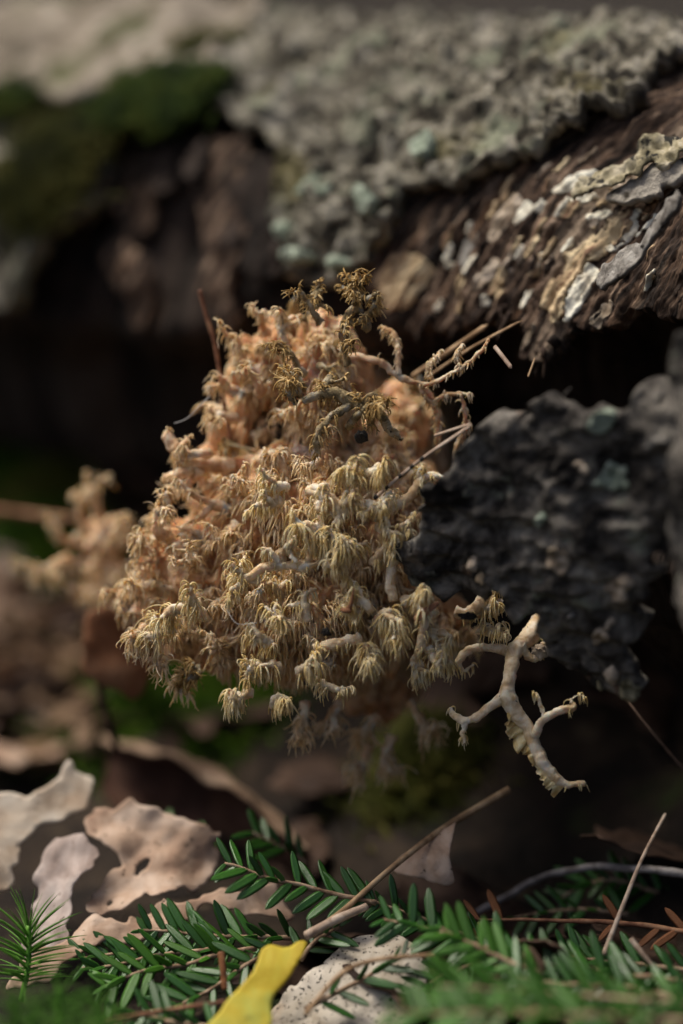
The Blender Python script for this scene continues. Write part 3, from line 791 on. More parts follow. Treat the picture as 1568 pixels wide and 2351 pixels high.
# rim and named limbs, where the photo shows them
D = .757
for i, (x, y, dx, dy, dp, z, L, ln, dn) in enumerate([
    # crown
    (822, 690, .15, 1, .767, 'olive', .010, .003, 9), (850, 690, .4, .8, .766, 'olive', .007, .003, 8), (722, 690, 0, 1, .768, 'olive', .006, .0025, 5), (790, 770, .15, 1, .768, 'olive', .016, .0035, 8), (825, 720, .1, 1, .766, 'olive', .012, .003, 8), (735, 740, -.1, 1, .768, 'olive', .012, .003, 6), (835, 760, .3, .8, .766, 'olive', .010, .003, 8),
    (800, 840, 0, .8, .764, 'olive', .012, .003, 7), (760, 870, -.3, .6, .763, 'olive', .012, .003, 7), (700, 860, -.5, .5, .77, 'olive', .012, .004, 7), (660, 800, -.4, .8, .775, 'tan', .012, .005, 9),
    (610, 770, -.3, 1, .785, 'tan', .012, .005, 8), (560, 830, -.5, .8, .785, 'tan', .012, .006, 10), (540, 900, -.8, .3, .783, 'tan', .010, .006, 10), (545, 960, -.8, .1, .78, 'tan', .010, .005, 10), (600, 900, -.5, .4, .776, 'tan', .012, .006, 10),
    (690, 910, -.3, .9, .758, 'olive', .008, .004, 8), (680, 925, -.7, .1, .757, 'olive', .006, .004, 10),
    # left rim
    (480, 1040, -.8, .3, .775, 'tan', .010, .006, 10), (380, 1230, -.7, .6, .775, 'tan', .012, .006, 12), (400, 1180, -.4, .9, .772, 'tan', .008, .005, 10), (340, 1270, -1, .2, .778, 'tan', .008, .007, 12), (350, 1340, -1, -.1, .776, 'tan', .008, .007, 12),
    (340, 1440, -.8, -.4, .768, 'tan', .008, .009, 14), (390, 1490, -.5, -.7, .768, 'tan', .008, .008, 12), (430, 1400, -.6, .1, .757, 'cream', .010, .009, 16), (470, 1420, -.4, .4, .757, 'cream', .010, .009, 16), (400, 1440, -.7, -.2, .760, 'cream', .009, .009, 14),
    (455, 1530, -.2, -.8, .77, 'olive', .008, .006, 8), (410, 1550, -.2, -.8, .772, 'tan', .006, .006, 8),
    # lower tufts
    (550, 1600, -.7, -.1, .752, 'cream', .008, .0065, 14), (575, 1590, -.3, .2, .753, 'cream', .008, .006, 12), (630, 1620, -.1, .1, .752, 'cream', .007, .0065, 16), (620, 1480, -.3, .5, .752, 'cream', .009, .006, 14), (660, 1440, -.2, .6, .751, 'cream', .010, .007, 14),
    (700, 1420, .1, .8, .751, 'cream', .008, .007, 12), (640, 1530, -.4, .3, .752, 'cream', .008, .007, 14), (690, 1540, .1, .3, .750, 'cream', .009, .008, 16), (730, 1570, .3, -.1, .752, 'cream', .008, .007, 12), (600, 1540, -.4, 0, .753, 'cream', .007, .007, 12),
    (840, 1510, -.2, .3, .748, 'cream', .007, .009, 20), (870, 1430, .1, .5, .748, 'cream', .010, .0095, 13), (905, 1470, .1, 0, .748, 'cream', .008, .010, 12), (850, 1400, -.3, .6, .747, 'cream', .009, .006, 14), (820, 1410, -.5, .3, .748, 'cream', .008, .006, 12),
    (930, 1380, .5, .3, .748, 'cream', .010, .007, 14), (970, 1440, .4, -.2, .748, 'cream', .010, .006, 14), (985, 1490, .3, -.5, .748, 'cream', .008, .006, 14), (960, 1520, -.1, -.5, .749, 'cream', .006, .005, 12),
    (1080, 1410, .6, .3, .756, 'cream', .010, .006, 12), (1100, 1440, .4, -.2, .756, 'cream', .008, .006, 12),
    # middle shelf
    (660, 1120, -.5, .4, .752, 'cream', .009, .005, 14), (640, 1150, -.6, 0, .752, 'cream', .008, .006, 14), (710, 1130, .4, .2, .751, 'cream', .010, .005, 12), (740, 1190, -.2, -.2, .749, 'cream', .008, .010, 18), (730, 1210, -.4, 0, .749, 'cream', .008, .010, 16),
    (770, 1240, -.1, -.2, .749, 'cream', .008, .010, 18), (775, 1170, .5, .2, .748, 'cream', .010, .005, 12), (820, 1100, .1, .7, .748, 'cream', .009, .009, 18), (850, 1085, .5, .3, .748, 'cream', .007, .008, 14), (830, 1160, .3, .1, .748, 'cream', .010, .006, 14),
    (870, 1210, .2, .1, .748, 'cream', .010, .006, 14), (820, 1270, -.2, .2, .748, 'cream', .009, .007, 16), (860, 1290, .2, .3, .748, 'cream', .009, .007, 14), (790, 1310, -.3, 0, .749, 'cream', .007, .006, 14), (920, 1240, .4, .4, .749, 'cream', .010, .004, 10),
    (750, 1010, -.3, .3, .755, 'tan', .008, .006, 14), (800, 980, .2, .6, .754, 'olive', .012, .004, 9), (850, 950, .4, .4, .754, 'olive', .010, .004, 9), (735, 1060, -.4, -.2, .754, 'tan', .007, .006, 12),
    (590, 1330, -.6, .2, .752, 'cream', .010, .006, 14), (640, 1290, .1, .8, .752, 'cream', .010, .003, 6), (680, 1300, .6, .2, .753, 'cream', .012, .003, 6), (560, 1350, -.6, -.2, .753, 'cream', .006, .005, 12),
    # hanging lobes in the shade
    (870, 1640, -.1, -.8, .79, 'tan', .012, .008, 14), (900, 1690, -.1, -.9, .795, 'tan', .012, .008, 14), (850, 1710, 0, -.8, .795, 'tan', .010, .008, 14), (940, 1610, .3, -.7, .79, 'tan', .012, .008, 12), (780, 1610, -.1, -.6, .78, 'tan', .010, .007, 12), (700, 1610, 0, -.6, .775, 'tan', .010, .007, 12)]):
    cur = x > 600 or y > 1560
    d = CX * (dx * (1.5 if cur else 1)) + np.array([0, 0, 1.0]) * dy + np.array([0, -.45, 0])
    add_branch(P(x, y, dp + .003), d, L, .0014 if z == 'olive' else .0018, 3000 + i, z, gen=1, length=ln * (1.45 if z == 'olive' else 1), dens=dn * (1.5 if z == 'olive' else 1), droop=1.0 if z == 'cream' else .35 if z == 'olive' else .6, fan=.55 if z != 'olive' else .9, curtain=cur and z != 'olive')

# the long bare limb reaching below the lower bark
poly_branch([[(1290, 1350, .80, 18), (1255, 1400, .78, 22), (1238, 1428, .768, 24), (1225, 1450, .763, 26), (1205, 1470, .76, 24), (1185, 1490, .757, 24), (1172, 1560, .753, 20), (1165, 1600, .752, 27), (1205, 1660, .752, 22), (1235, 1720, .751, 20), (1262, 1775, .750, 15), (1300, 1798, .750, 12), (1345, 1796, .750, 8)],
             [(1168, 1595, .752, 18), (1120, 1625, .752, 14), (1075, 1652, .752, 13), (1048, 1640, .753, 12), (1035, 1620, .754, 7)],
             [(1075, 1650, .752, 11), (1062, 1680, .752, 9), (1066, 1705, .752, 5)],
             [(1225, 1690, .751, 15), (1245, 1650, .750, 11), (1285, 1628, .748, 11), (1318, 1622, .747, 9), (1312, 1600, .747, 5)],
             [(1250, 1640, .750, 7), (1238, 1605, .750, 6), (1228, 1592, .750, 3)],
             [(1310, 1612, .747, 3), (1328, 1592, .747, 2.5), (1348, 1600, .747, 1.5)],
             [(1185, 1495, .757, 18), (1120, 1490, .760, 12), (1070, 1500, .762, 13), (1050, 1525, .763, 9), (1065, 1540, .763, 5), (1085, 1525, .762, 4)],
             [(1195, 1480, .757, 13), (1222, 1510, .758, 11), (1245, 1495, .760, 14), (1250, 1475, .760, 10)]], 'cream', 501, .0035, 6, 1.0, .3, tips_only=True, scale=.78)
# crimped frill under that limb
fr = curve([P(*q) for q in [(1172, 1610, .751), (1205, 1670, .751), (1232, 1730, .750), (1260, 1785, .749), (1300, 1800, .749)]], 90)
tt = np.linspace(0, 1, 90)
cols = []
for k in range(9):
    u = k / 8
    dep = (.0036 + .0016 * np.sin(tt * 7)) * np.minimum(1, tt * 6 + .15) * u
    cols.append(fr + np.stack([-dep * .8 + .0004 * u * np.sin(tt * 95), .0026 * u * fbm(np.stack([tt * 24, tt * 0 + u * .6, tt * 0], -1), 1.0, 3, 5), -dep * .75 + .0016 * u * fbm(np.stack([tt * 14, tt * 0, tt * 0 + 3], -1), 1.0, 3, 6)], -1))
G = np.stack(cols, 1); ids = np.arange(90 * 9).reshape(90, 9)
Q = np.stack([ids[:-1, :-1], ids[1:, :-1], ids[1:, 1:], ids[:-1, 1:]], -1).reshape(-1, 4)
n = G.size // 3
B = np.concatenate([np.stack([ids[:-1, -1], ids[1:, -1]], -1), np.stack([ids[1:, 0], ids[:-1, 0]], -1), np.stack([ids[0, :-1], ids[0, 1:]], -1)])
v, f = thicken(G.reshape(-1, 3), G.reshape(-1, 3) + np.array([0, .0007, 0]), Q, B)
mesh_obj('frill', v, f, M['t_cream'], fungus, fb)
# netted limbs by the hollow, arm on the far side, shelf ribs
poly_branch([[(800, 815, .775, 12), (870, 830, .772, 14), (930, 870, .770, 12), (985, 880, .768, 9), (1050, 850, .765, 8), (1100, 810, .764, 7), (1125, 775, .764, 6)],
             [(960, 880, .769, 8), (985, 920, .77, 8), (1030, 900, .77, 7), (1080, 905, .768, 6)], [(1000, 875, .768, 6), (990, 835, .768, 5), (1010, 810, .768, 3)],
             [(1060, 845, .765, 5), (1045, 820, .765, 4), (1060, 795, .765, 3)], [(915, 860, .77, 12), (915, 810, .772, 10), (905, 770, .775, 8), (880, 745, .777, 10)],
             [(980, 890, .769, 9), (1000, 950, .775, 9), (1010, 1030, .78, 12)], [(1060, 905, .769, 7), (1070, 970, .773, 8), (1050, 1040, .778, 10)]], 'tan', 502, .0035, 14, .8, .4, scale=.62)
poly_branch([[(540, 1070, .785, 20), (470, 1065, .782, 18), (430, 1062, .78, 18), (405, 1030, .78, 16), (392, 1000, .78, 12), (388, 985, .78, 6)], [(430, 1062, .78, 15), (418, 1030, .777, 9), (425, 1005, .777, 7)],
             [(440, 1075, .78, 14), (405, 1095, .78, 13), (382, 1100, .78, 9)], [(460, 1080, .78, 12), (435, 1110, .782, 11), (425, 1125, .782, 6)]], 'tan', 503, .003, 7, .5, .6, True)
poly_branch([[(700, 920, .757, 10), (760, 905, .755, 14), (820, 930, .754, 15), (870, 950, .754, 12), (900, 985, .755, 10), (925, 1010, .757, 6)], [(830, 935, .754, 10), (850, 915, .752, 8), (875, 915, .752, 4)],
             [(800, 930, .754, 10), (760, 960, .752, 8), (730, 1000, .752, 9), (725, 1040, .752, 6)]], 'olive', 504, .0045, 10, .8, .5)
poly_branch([[(860, 1190, .752, 11), (900, 1165, .75, 12), (945, 1140, .749, 12), (965, 1105, .748, 11), (985, 1095, .748, 10), (1025, 1098, .747, 5)], [(965, 1110, .748, 9), (962, 1085, .748, 7), (970, 1068, .748, 3)],
             [(965, 1120, .748, 9), (985, 1160, .75, 8), (960, 1200, .752, 8)]], 'cream', 505, .004, 10, .7, .4)
poly_branch([[(700, 1130, .752, 9), (755, 1150, .75, 14), (785, 1180, .749, 11), (800, 1150, .748, 9), (815, 1125, .748, 7)], [(785, 1175, .749, 10), (770, 1210, .749, 8)]], 'cream', 506, .005, 11, .9, .5)
poly_branch([[(905, 1380, .75, 10), (895, 1330, .75, 12), (905, 1270, .75, 13), (930, 1235, .748, 9), (945, 1225, .747, 5)], [(720, 1490, .752, 12), (780, 1480, .752, 13), (830, 1460, .751, 12)],
             [(560, 1330, .753, 9), (605, 1310, .752, 12), (640, 1300, .752, 10), (700, 1290, .753, 12), (750, 1280, .755, 9)], [(640, 1300, .752, 8), (625, 1275, .751, 7), (600, 1262, .751, 5)]], 'cream', 507, .0045, 8, .8, .4)
poly_branch([[(1040, 1400, .758, 14), (1080, 1400, .757, 14), (1120, 1370, .757, 16), (1145, 1350, .758, 9)], [(1120, 1375, .757, 12), (1150, 1390, .758, 10)], [(1000, 1400, .755, 10), (975, 1430, .75, 12), (965, 1480, .749, 12), (945, 1530, .75, 7)]], 'cream', 508, .005, 10, .9, .4)

def floor_hit(px, py):
    for d_ in np.arange(.62, 1.6, .004):
        w_ = P(px, py, d_)
        if w_[2] < ground_z(np.array(w_[0]), np.array(w_[1])) + .002: return w_
    return None


# second clump, far side
f2b = P(250, 1330, .865)
f2 = thing('coral_fungus', f2b, 'small tan coral fungus clump hanging above the rusty brown leaf', 'fungus')
for i, (x, y, r_) in enumerate([(235, 1240, 50), (270, 1320, 50), (240, 1360, 38)]):
    c = P(x, y, .865); v = (US[:] * (r_ * TP * .865)); v = v + US * (.004 * fbm(v + c, 120, 3, i))[:, None]
    mesh_obj('flesh', v + c, [UQ], M['f_tan'], f2, f2b)
sb = P(255, 1380, .868); fl = floor_hit(262, 1560)
v, f = tubes(curve([sb, .5 * (sb + fl) + np.array([.004, .004, 0]), fl - np.array([0, 0, .006])], 24), np.linspace(.004, .0055, 24), 10); mesh_obj('root', v, f, M['f_tan'], f2, f2b)
for i, (x, y, dx, dy) in enumerate([(230, 1190, -.1, 1), (190, 1250, -.6, .3), (160, 1280, -1, .05), (200, 1290, -.7, 0), (270, 1220, .3, .6), (240, 1280, 0, .2), (230, 1350, -.4, -.5), (280, 1370, .1, -.6), (300, 1300, .3, 0), (200, 1220, -.4, .6), (260, 1330, 0, -.2), (250, 1390, -.2, -.8)]):
    add_branch(P(x, y, .858), CX * dx + np.array([0, -.4, dy]), .013, .0016, 4000 + i, 'tan', gen=1, length=.008, dens=12, droop=.5, fan=.7, parent=f2, pb=f2b)

# ------------------------------------------------------------------ debris caught on the fungus
def stem_thing(name, label, cat, pts, r0, r1, mat, k=8, flat=1.0, wob=0.0, group=None, n=None, cap=False):
    W = np.array([P(*q) for q in pts]); n = n or 14 * len(pts)
    P2 = curve(W, n)
    if wob: P2 = P2 + wob * np.stack([fbm(P2, 90, 3, 7 + j) for j in range(3)], -1)
    R2 = np.linspace(r0, r1, n) * (1 + .08 * fbm(P2, 400, 2, 3)); R2[0] *= .6; R2[-1] *= .5
    v, f = tubes(P2, R2, k, flat)
    return tag(mesh_obj(name, v, f, M[mat], None, W[0]), label, cat, group)


def pine(name, label, pts, r, mat='pine', spots=()):
    W = np.array([P(*q) for q in pts]); n = 40
    t = thing(name, W[0], label, 'pine needle')
    P2 = curve(W, n); R2 = np.full(n, r); R2[-4:] *= np.linspace(1, .25, 4); R2[0] *= .6
    v, f = tubes(P2, R2, 6, .6)
    mesh_obj('blade', v, f, M[mat], t, W[0])
    for u in spots:
        i = int(u * (n - 1)); q = P2[max(0, i - 1):i + 2]
        v, f = tubes(curve(q, 6), np.full(6, r * 1.12) * np.array([.6, 1, 1, 1, 1, .6]), 6, .62)
        mesh_obj('dark_band', v, f, M['black'], t, W[0])
    return t


pine('pine_needle', 'pale dry pine needle with black bands stuck in the fungus', [(858, 1145, .747), (960, 1060, .742), (1083, 976, .737)], .00058, spots=(.05, .17, .33, .46, .56))
pine('pine_needle', 'short brown needle lying just above the black-banded needle', [(997, 1000, .748), (1040, 986, .742), (1082, 973, .737)], .00045)
pine('pine_needle', 'thick tan pine needle slanting up into the dark hollow under bared wood', [(945, 865, .79), (1040, 800, .785), (1120, 745, .78)], .0009, 'stalk')
pine('pine_needle', 'thin tan pine needle crossing the hollow beside a thicker needle', [(975, 870, .785), (1080, 800, .778), (1200, 735, .77)], .0005, 'stalk')
pine('pine_needle', 'short pinkish needle stub poking down from the hollow', [(1135, 795, .763), (1155, 820, .76), (1175, 846, .757)], .0007)
pine('pine_needle', 'tiny needle hanging from the splintered wood edge', [(1228, 822, .748), (1220, 845, .747), (1212, 866, .746)], .0003, 'stalk')
stem_thing('dry_stalk', 'thin reddish dry stalk rising from the fungus rim against the dark hollow', 'stalk', [(530, 1010, .79), (515, 930, .79), (495, 800, .79), (472, 720, .79), (458, 665, .79)], .0007, .00075, 'stalk_red')
stem_thing('dry_stalk', 'blurred orange stalk stretching to the small fungus clump', 'stalk', [(-60, 1165, .93), (60, 1180, .93), (180, 1192, .92)], .0016, .0012, 'stalk_red')
stem_thing('silk_thread', 'fine grey silk thread slung from the reddish stalk', 'thread', [(498, 895, .785), (460, 930, .78), (430, 960, .78), (400, 972, .78)], .00014, .00012, 'thread', 5)
stem_thing('silk_thread', 'hair-fine pale thread looped over the fungus front', 'thread', [(520, 1400, .748), (545, 1432, .745), (590, 1430, .745)], .00007, .00006, 'thread', 4)
stem_thing('dry_stalk', 'thin shade-darkened stalk slanting across the black gap under lower bark', 'stalk', [(1405, 1560, .75), (1480, 1660, .74), (1568, 1765, .73), (1620, 1830, .725)], .0004, .0004, 'leaf_dark_shade')  # dark leaf tone paints the shade this stalk lies in


def crumb(px, py, d, r_, mat, label, cat, sx=1, sy=1, name='debris_crumb', seed=0):
    c = P(px, py, d); u, q = unit_sphere(10)
    v = u * r_ * np.array([sx, .6, sy]); v = v * (1 + .45 * fbm(u, 2.2, 3, seed))[:, None]
    return tag(mesh_obj(name, v + c, [q], M[mat], None, c, smooth=False), label, cat)


crumb(830, 1003, .750, .0017, 'black', 'black angular crumb on the mouldy fungus shelf', 'debris', seed=3)
crumb(748, 1452, .746, .0011, 'black', 'small black crumb on the cream tuft below centre', 'debris', 1.3, 1, seed=5)
crumb(703, 1567, .747, .0008, 'black', 'tiny black speck beside the lowest cream tufts', 'debris', 1, 1.2, seed=6)
crumb(1075, 1415, .746, .0016, 'black', 'dark frayed crumb at the edge of the lower bark', 'debris', 1.6, .6, seed=8)
crumb(1240, 1497, .752, .0022, 'tan_crust', 'pale pink knob beside the bare fungus limb', 'debris', 1, 1, name='fungus_knob', seed=9)
# bud scale and seed wing
t = thing('bud_scale', P(800, 1402, .744), 'small orange red bud scale with a pointed tip on the fungus', 'bud scale')
P2 = curve([P(797, 1404, .744), P(806, 1385, .743), P(812, 1350, .742)], 14)
v, f = tubes(P2, np.interp(np.linspace(0, 1, 14), [0, .25, 1], [.0009, .0008, .0001]), 7, .6); mesh_obj('point', v, f, M['leaf_rust'], t, P(800, 1402, .744))
P2 = curve([P(782, 1400, .744), P(795, 1402, .743), P(806, 1405, .743)], 8)
v, f = tubes(P2, np.array([.0004, .0007, .0008, .0008, .0008, .0007, .0006, .0003]), 7, .6); mesh_obj('base', v, f, M['leaf_rust'], t, P(800, 1402, .744))
tag(plane_sheet('seed_wing', M['stalk_red'], [(947, 1420), (965, 1400), (1000, 1380), (1012, 1384), (985, 1410), (955, 1432)], P(980, 1405, .742), (-.3, -1, .3), cell=.0005, thick=.0004, rnd=1, base=P(980, 1405, .742)),
    'small reddish brown seed wing tucked by the lower bark', 'seed')

# ------------------------------------------------------------------ dead leaves
Z6 = lambda pp: [(x * .5, 1631 + y * .5) for x, y in pp]
Z7 = lambda pp: [(784 + x * .5, 1693 + y * .5) for x, y in pp]


def crumple(a1, s1, a2=.0006, s2=160, seed=0, bend=0.0, vein=0.0):
    def fn(u, v):
        q = np.stack([u, v, u * 0], -1)
        return a1 * fbm(q, s1, 3, seed) + a2 * fbm(q, s2, 3, seed + 5) + bend * u * u - vein * np.abs(((u * .8 + v) * 140) % 2 - 1)
    return fn


leafA = Z6([(-80, 380), (0, 362), (130, 375), (210, 340), (290, 290), (315, 235), (340, 225), (355, 285), (440, 280), (435, 350), (400, 430), (300, 470), (180, 495), (110, 600), (70, 700), (40, 780), (-20, 830), (-80, 850)])
oA = P(120, 1850, .80)
tag(plane_sheet('dead_leaf', M['leaf_pale'], leafA, oA, (.15, -.55, .8), cell=.0011, thick=.0004, disp=crumple(.005, 28, seed=4, vein=.0003), jag=.0012, base=oA),
    'pale tan dead leaf with a pointed lobe lit brightly', 'leaf')
B1 = Z6([(190, 680), (240, 620), (290, 590), (370, 570), (425, 600), (452, 680), (400, 765), (370, 820), (345, 880), (322, 965), (335, 1030), (300, 1100), (180, 1120), (90, 1230), (120, 1050), (165, 900), (170, 850), (172, 780)])
B2 = Z6([(415, 470), (470, 430), (540, 425), (620, 405), (730, 440), (850, 500), (1000, 540), (1015, 600), (1000, 690), (960, 740), (900, 830), (830, 835), (760, 850), (690, 862), (640, 885), (580, 930), (520, 945), (480, 965), (430, 950), (405, 905), (440, 850), (450, 800), (462, 765), (500, 740),
         (555, 700), (545, 640), (530, 615), (480, 590), (440, 585), (400, 540)])
B3 = Z6([(360, 1000), (420, 960), (480, 975), (590, 965), (640, 950), (700, 925), (770, 880), (800, 920), (900, 900), (950, 865), (1010, 850), (1150, 835), (1230, 800), (1300, 860), (1335, 930), (1240, 950), (1100, 935), (950, 920), (900, 960), (860, 985), (780, 990), (700, 1025), (560, 1080),
         (480, 1085), (430, 1120), (330, 1180), (200, 1290), (40, 1300), (100, 1160), (200, 1110), (300, 1090)])
o1, o2, o3 = P(140, 2010, .782), P(330, 1990, .785), P(330, 2150, .768)
tag(plane_sheet('dead_leaf', M['leaf_mauve'], B1, o1, (-.35, -.6, .7), cell=.0008, thick=.0004, disp=crumple(.004, 45, .0009, 130, seed=24, vein=.0003), jag=.0016, js=260, base=o1), 'greyish dead leaf lobe beside the holed leaf', 'leaf')
tag(plane_sheet('dead_leaf', M['leaf_tan'], B2, o2, (.1, -.7, .7), holes_px=[Z6(h_) for h_ in ([(600, 745), (618, 700), (640, 675), (690, 662), (665, 705), (625, 748)], [(500, 880), (520, 850), (540, 870), (530, 900)])],
                cell=.0008, thick=.0004, disp=crumple(.005, 40, .001, 120, seed=14, vein=.0003), jag=.0016, js=260, base=o2), 'large crumpled tan dead leaf eaten through with dark holes', 'leaf')
tag(plane_sheet('dead_leaf', M['leaf_tan'], B3, o3, (.0, -.5, .82), cell=.0008, thick=.0004, disp=crumple(.004, 45, .001, 130, seed=34, vein=.0003), jag=.0016, js=260, base=o3), 'ragged tan leaf strip lying under the holed leaf', 'leaf')
# curled leaf behind: a rolled sheet open to the front
rc = curve([P(225, 1690, .90), P(330, 1722, .88), P(430, 1750, .865), P(540, 1815, .85), P(620, 1880, .84), P(700, 1950, .835)], 70)
tt = np.linspace(0, 1, 70)
rad_ = np.interp(tt, [0, .2, .5, .8, 1], [.010, .020, .023, .017, .010])
ang = np.linspace(R(84), R(275), 40)
G = []
fwd = np.array([-.25, -.97, 0])
for i in range(70):
    rr_ = rad_[i] * (1 + .12 * fbm(np.stack([np.full(40, tt[i] * 6), ang * 2, ang * 0], -1), 1.0, 3, 4))
    c = rc[i] - np.array([0, 0, rad_[i]])
    G.append(c + np.cos(ang)[:, None] * rr_[:, None] * fwd + np.sin(ang)[:, None] * rr_[:, None] * np.array([0, 0, 1.0]))
G = np.array(G); ids = np.arange(70 * 40).reshape(70, 40)
Q = np.stack([ids[:-1, :-1], ids[1:, :-1], ids[1:, 1:], ids[:-1, 1:]], -1).reshape(-1, 4)
B = np.concatenate([np.stack([ids[1:, 0], ids[:-1, 0]], -1), np.stack([ids[:-1, -1], ids[1:, -1]], -1), np.stack([ids[0, :-1], ids[0, 1:]], -1), np.stack([ids[-1, 1:], ids[-1, :-1]], -1)])
Gn = G - (rc - np.array([0, 0, 1]) * rad_[:, None])[:, None, :]
inner = G - .0005 * nrm(Gn)
v, f = thicken(G.reshape(-1, 3), inner.reshape(-1, 3), Q, B)
t = thing('dead_leaf', rc[30], 'brown dead leaf rolled into a tube with a dark open mouth', 'leaf')
mesh_obj('blade', v, f, M['leaf_roll'], t, rc[30])
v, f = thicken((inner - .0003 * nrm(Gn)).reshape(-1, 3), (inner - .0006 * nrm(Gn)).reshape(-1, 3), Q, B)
mesh_obj('mouth_shade', v, f, M['leaf_mouth_shade'], t, rc[30])  # added dark sheet lining the roll, paints the shade in its mouth
# folded leaf on its stalk
oD = P(990, 1960, .775)
t = thing('dead_leaf', oD, 'small folded tan leaf hanging from a slanted stalk', 'leaf')
plane_sheet('blade', M['leaf_tan'], Z7([(215, 612), (330, 525), (440, 455), (540, 392), (535, 480), (525, 560), (522, 672), (490, 688), (400, 660), (325, 645)]), oD, (-.5, -.7, .5), cell=.0007, thick=.0004,
            disp=lambda u, v: .005 * np.sin((u - v) * 120 + 1) + .0012 * fbm(np.stack([u, v, u * 0], -1), 130, 3, 4), parent=t, base=oD)
P2 = curve([P(784 + x * .5, 1693 + y * .5, dd) for x, y, dd in [(-150, 900, .745), (0, 800, .75), (200, 625, .762), (400, 465, .772), (560, 360, .776), (770, 238, .78)]], 60)
v, f = tubes(P2, np.interp(np.linspace(0, 1, 60), [0, .6, 1], [.0008, .0010, .0012]), 7); mesh_obj('stalk', v, f, M['stalk'], t, oD)
# rusty leaf behind the fungus, hanging over a thin stem
oR = P(275, 1510, .845)
t = thing('dead_leaf', oR, 'rusty brown leaf hanging below the small fungus clump', 'leaf')
plane_sheet('blade', M['leaf_rust'], [(190, 1470), (205, 1400), (240, 1390), (330, 1410), (365, 1490), (345, 1560), (315, 1610), (260, 1580), (205, 1555), (185, 1530)], oR, (.15, -.95, .2), cell=.0014, thick=.0005,
            disp=crumple(.006, 26, seed=8), jag=.001, parent=t, base=oR)
P2 = curve([P(225, 1550, .845), P(245, 1640, .85), P(270, 1720, .855)], 20); v, f = tubes(P2, np.full(20, .0013), 6); mesh_obj('stalk', v, f, M['leaf_dark_shade'], t, oR)
# yellow leaf in front
oY = P(590, 2260, .722)
yl = Z6([(1195, 1100), (1215, 1082), (1262, 1078), (1330, 1112), (1365, 1050), (1420, 1085), (1372, 1160), (1332, 1232), (1262, 1300), (1242, 1350), (1250, 1500), (1240, 1600), (830, 1600), (960, 1440), (1062, 1312), (1130, 1240), (1178, 1180)])
tag(plane_sheet('yellow_leaf', M['leaf_yellow'], yl, oY, (.1, -.62, .78), cell=.0009, thick=.0004, disp=crumple(.003, 30, .0003, 160, seed=9), rnd=2, base=oY), 'bright yellow leaf lying over the hemlock twigs', 'leaf')
# speckled leaf
oS = P(830, 2250, .742)
sp = Z6([(1240, 1390), (1320, 1290), (1420, 1228), (1500, 1150), (1568, 1105)]) + Z7([(60, 915), (130, 898), (200, 903), (300, 918), (335, 980), (400, 1050), (405, 1140), (330, 1330), (150, 1420), (-250, 1420), (-340, 1350)])
tag(plane_sheet('dead_leaf', M['leaf_speck'], sp, oS, (-.15, -.6, .78), cell=.0008, thick=.0004, disp=crumple(.004, 34, .0006, 150, seed=19), jag=.0008, base=oS), 'pale grey and tan leaf peppered with black specks', 'leaf')

# litter farther back and beneath
def leaf_mesh(k):
    a_ = np.linspace(0, 2 * math.pi, 60, endpoint=False)
    lob = 1 + (.28 * np.sin(a_ * (5 + k % 3) + k) if k % 2 else .06 * np.sin(a_ * 9))
    poly = np.stack([np.cos(a_) * .034 * lob, np.sin(a_) * .016 * lob], -1)
    V2, Q, B = grid_sheet(poly, [], .0016, .0015, k)
    w_ = crumple(.006, 34, .0008, 130, seed=k * 3)(V2[:, 0], V2[:, 1]) + 6 * V2[:, 1] ** 2
    top = np.stack([V2[:, 0], V2[:, 1], w_], -1)
    return thicken(top, top - np.array([0, 0, .0005]), Q, B)


protos = []
for k in range(5):
    v, f = leaf_mesh(k)
    protos.append((v, f))
rs = np.random.default_rng(31)
meshes = {}


def litter(px, py, mt):
    q = floor_hit(px, py)
    if q is None or q[1] < .66: return
    k = int(rs.integers(0, 5)); key = (k, mt)
    if key not in meshes:
        o = mesh_obj('litter_leaf', *protos[k], M[mt]); meshes[key] = o.data
    else:
        o = bpy.data.objects.new('litter_leaf', meshes[key]); COL.objects.link(o)
    o.location = q + np.array([0, 0, .004]); o.rotation_euler = (rs.normal() * .3, rs.normal() * .3, rs.uniform(0, 6.28))
    sc_ = rs.uniform(.6, 1.15); o.scale = (sc_,) * 3
    wd = {'leaf_brown': 'brown', 'leaf_tan': 'tan', 'leaf_dark_shade': 'shade-darkened brown'}[mt]
    where = ('on the bank around the small fungus clump' if py < 1450 else 'on the floor behind the pale lobed leaf') if px < 330 else \
        'on the shaded floor under the big fungus' if px < 800 and py < 2000 else 'in the dark hollow below the lower bark' if py < 2060 else 'beneath the bed of hemlock twigs'
    tag(o, f'{wd} dead leaf lying {where}', 'leaf', f'{wd} leaves {where}')


for i in range(70):
    px, py = rs.uniform(-60, 1620), rs.uniform(1080, 2420)
    if px > 500 and py < 2080 and rs.random() < .75: continue
    if px < 450 and py > 1720: continue
    litter(px, py, 'leaf_dark_shade')  # dark leaf copy: shade under log and fungus is in its colour
for i in range(34):
    litter(rs.uniform(-70, 300), rs.uniform(1400, 1760), ['leaf_brown', 'leaf_brown', 'leaf_dark_shade', 'leaf_brown', 'leaf_dark_shade', 'leaf_tan'][rs.integers(0, 6)])

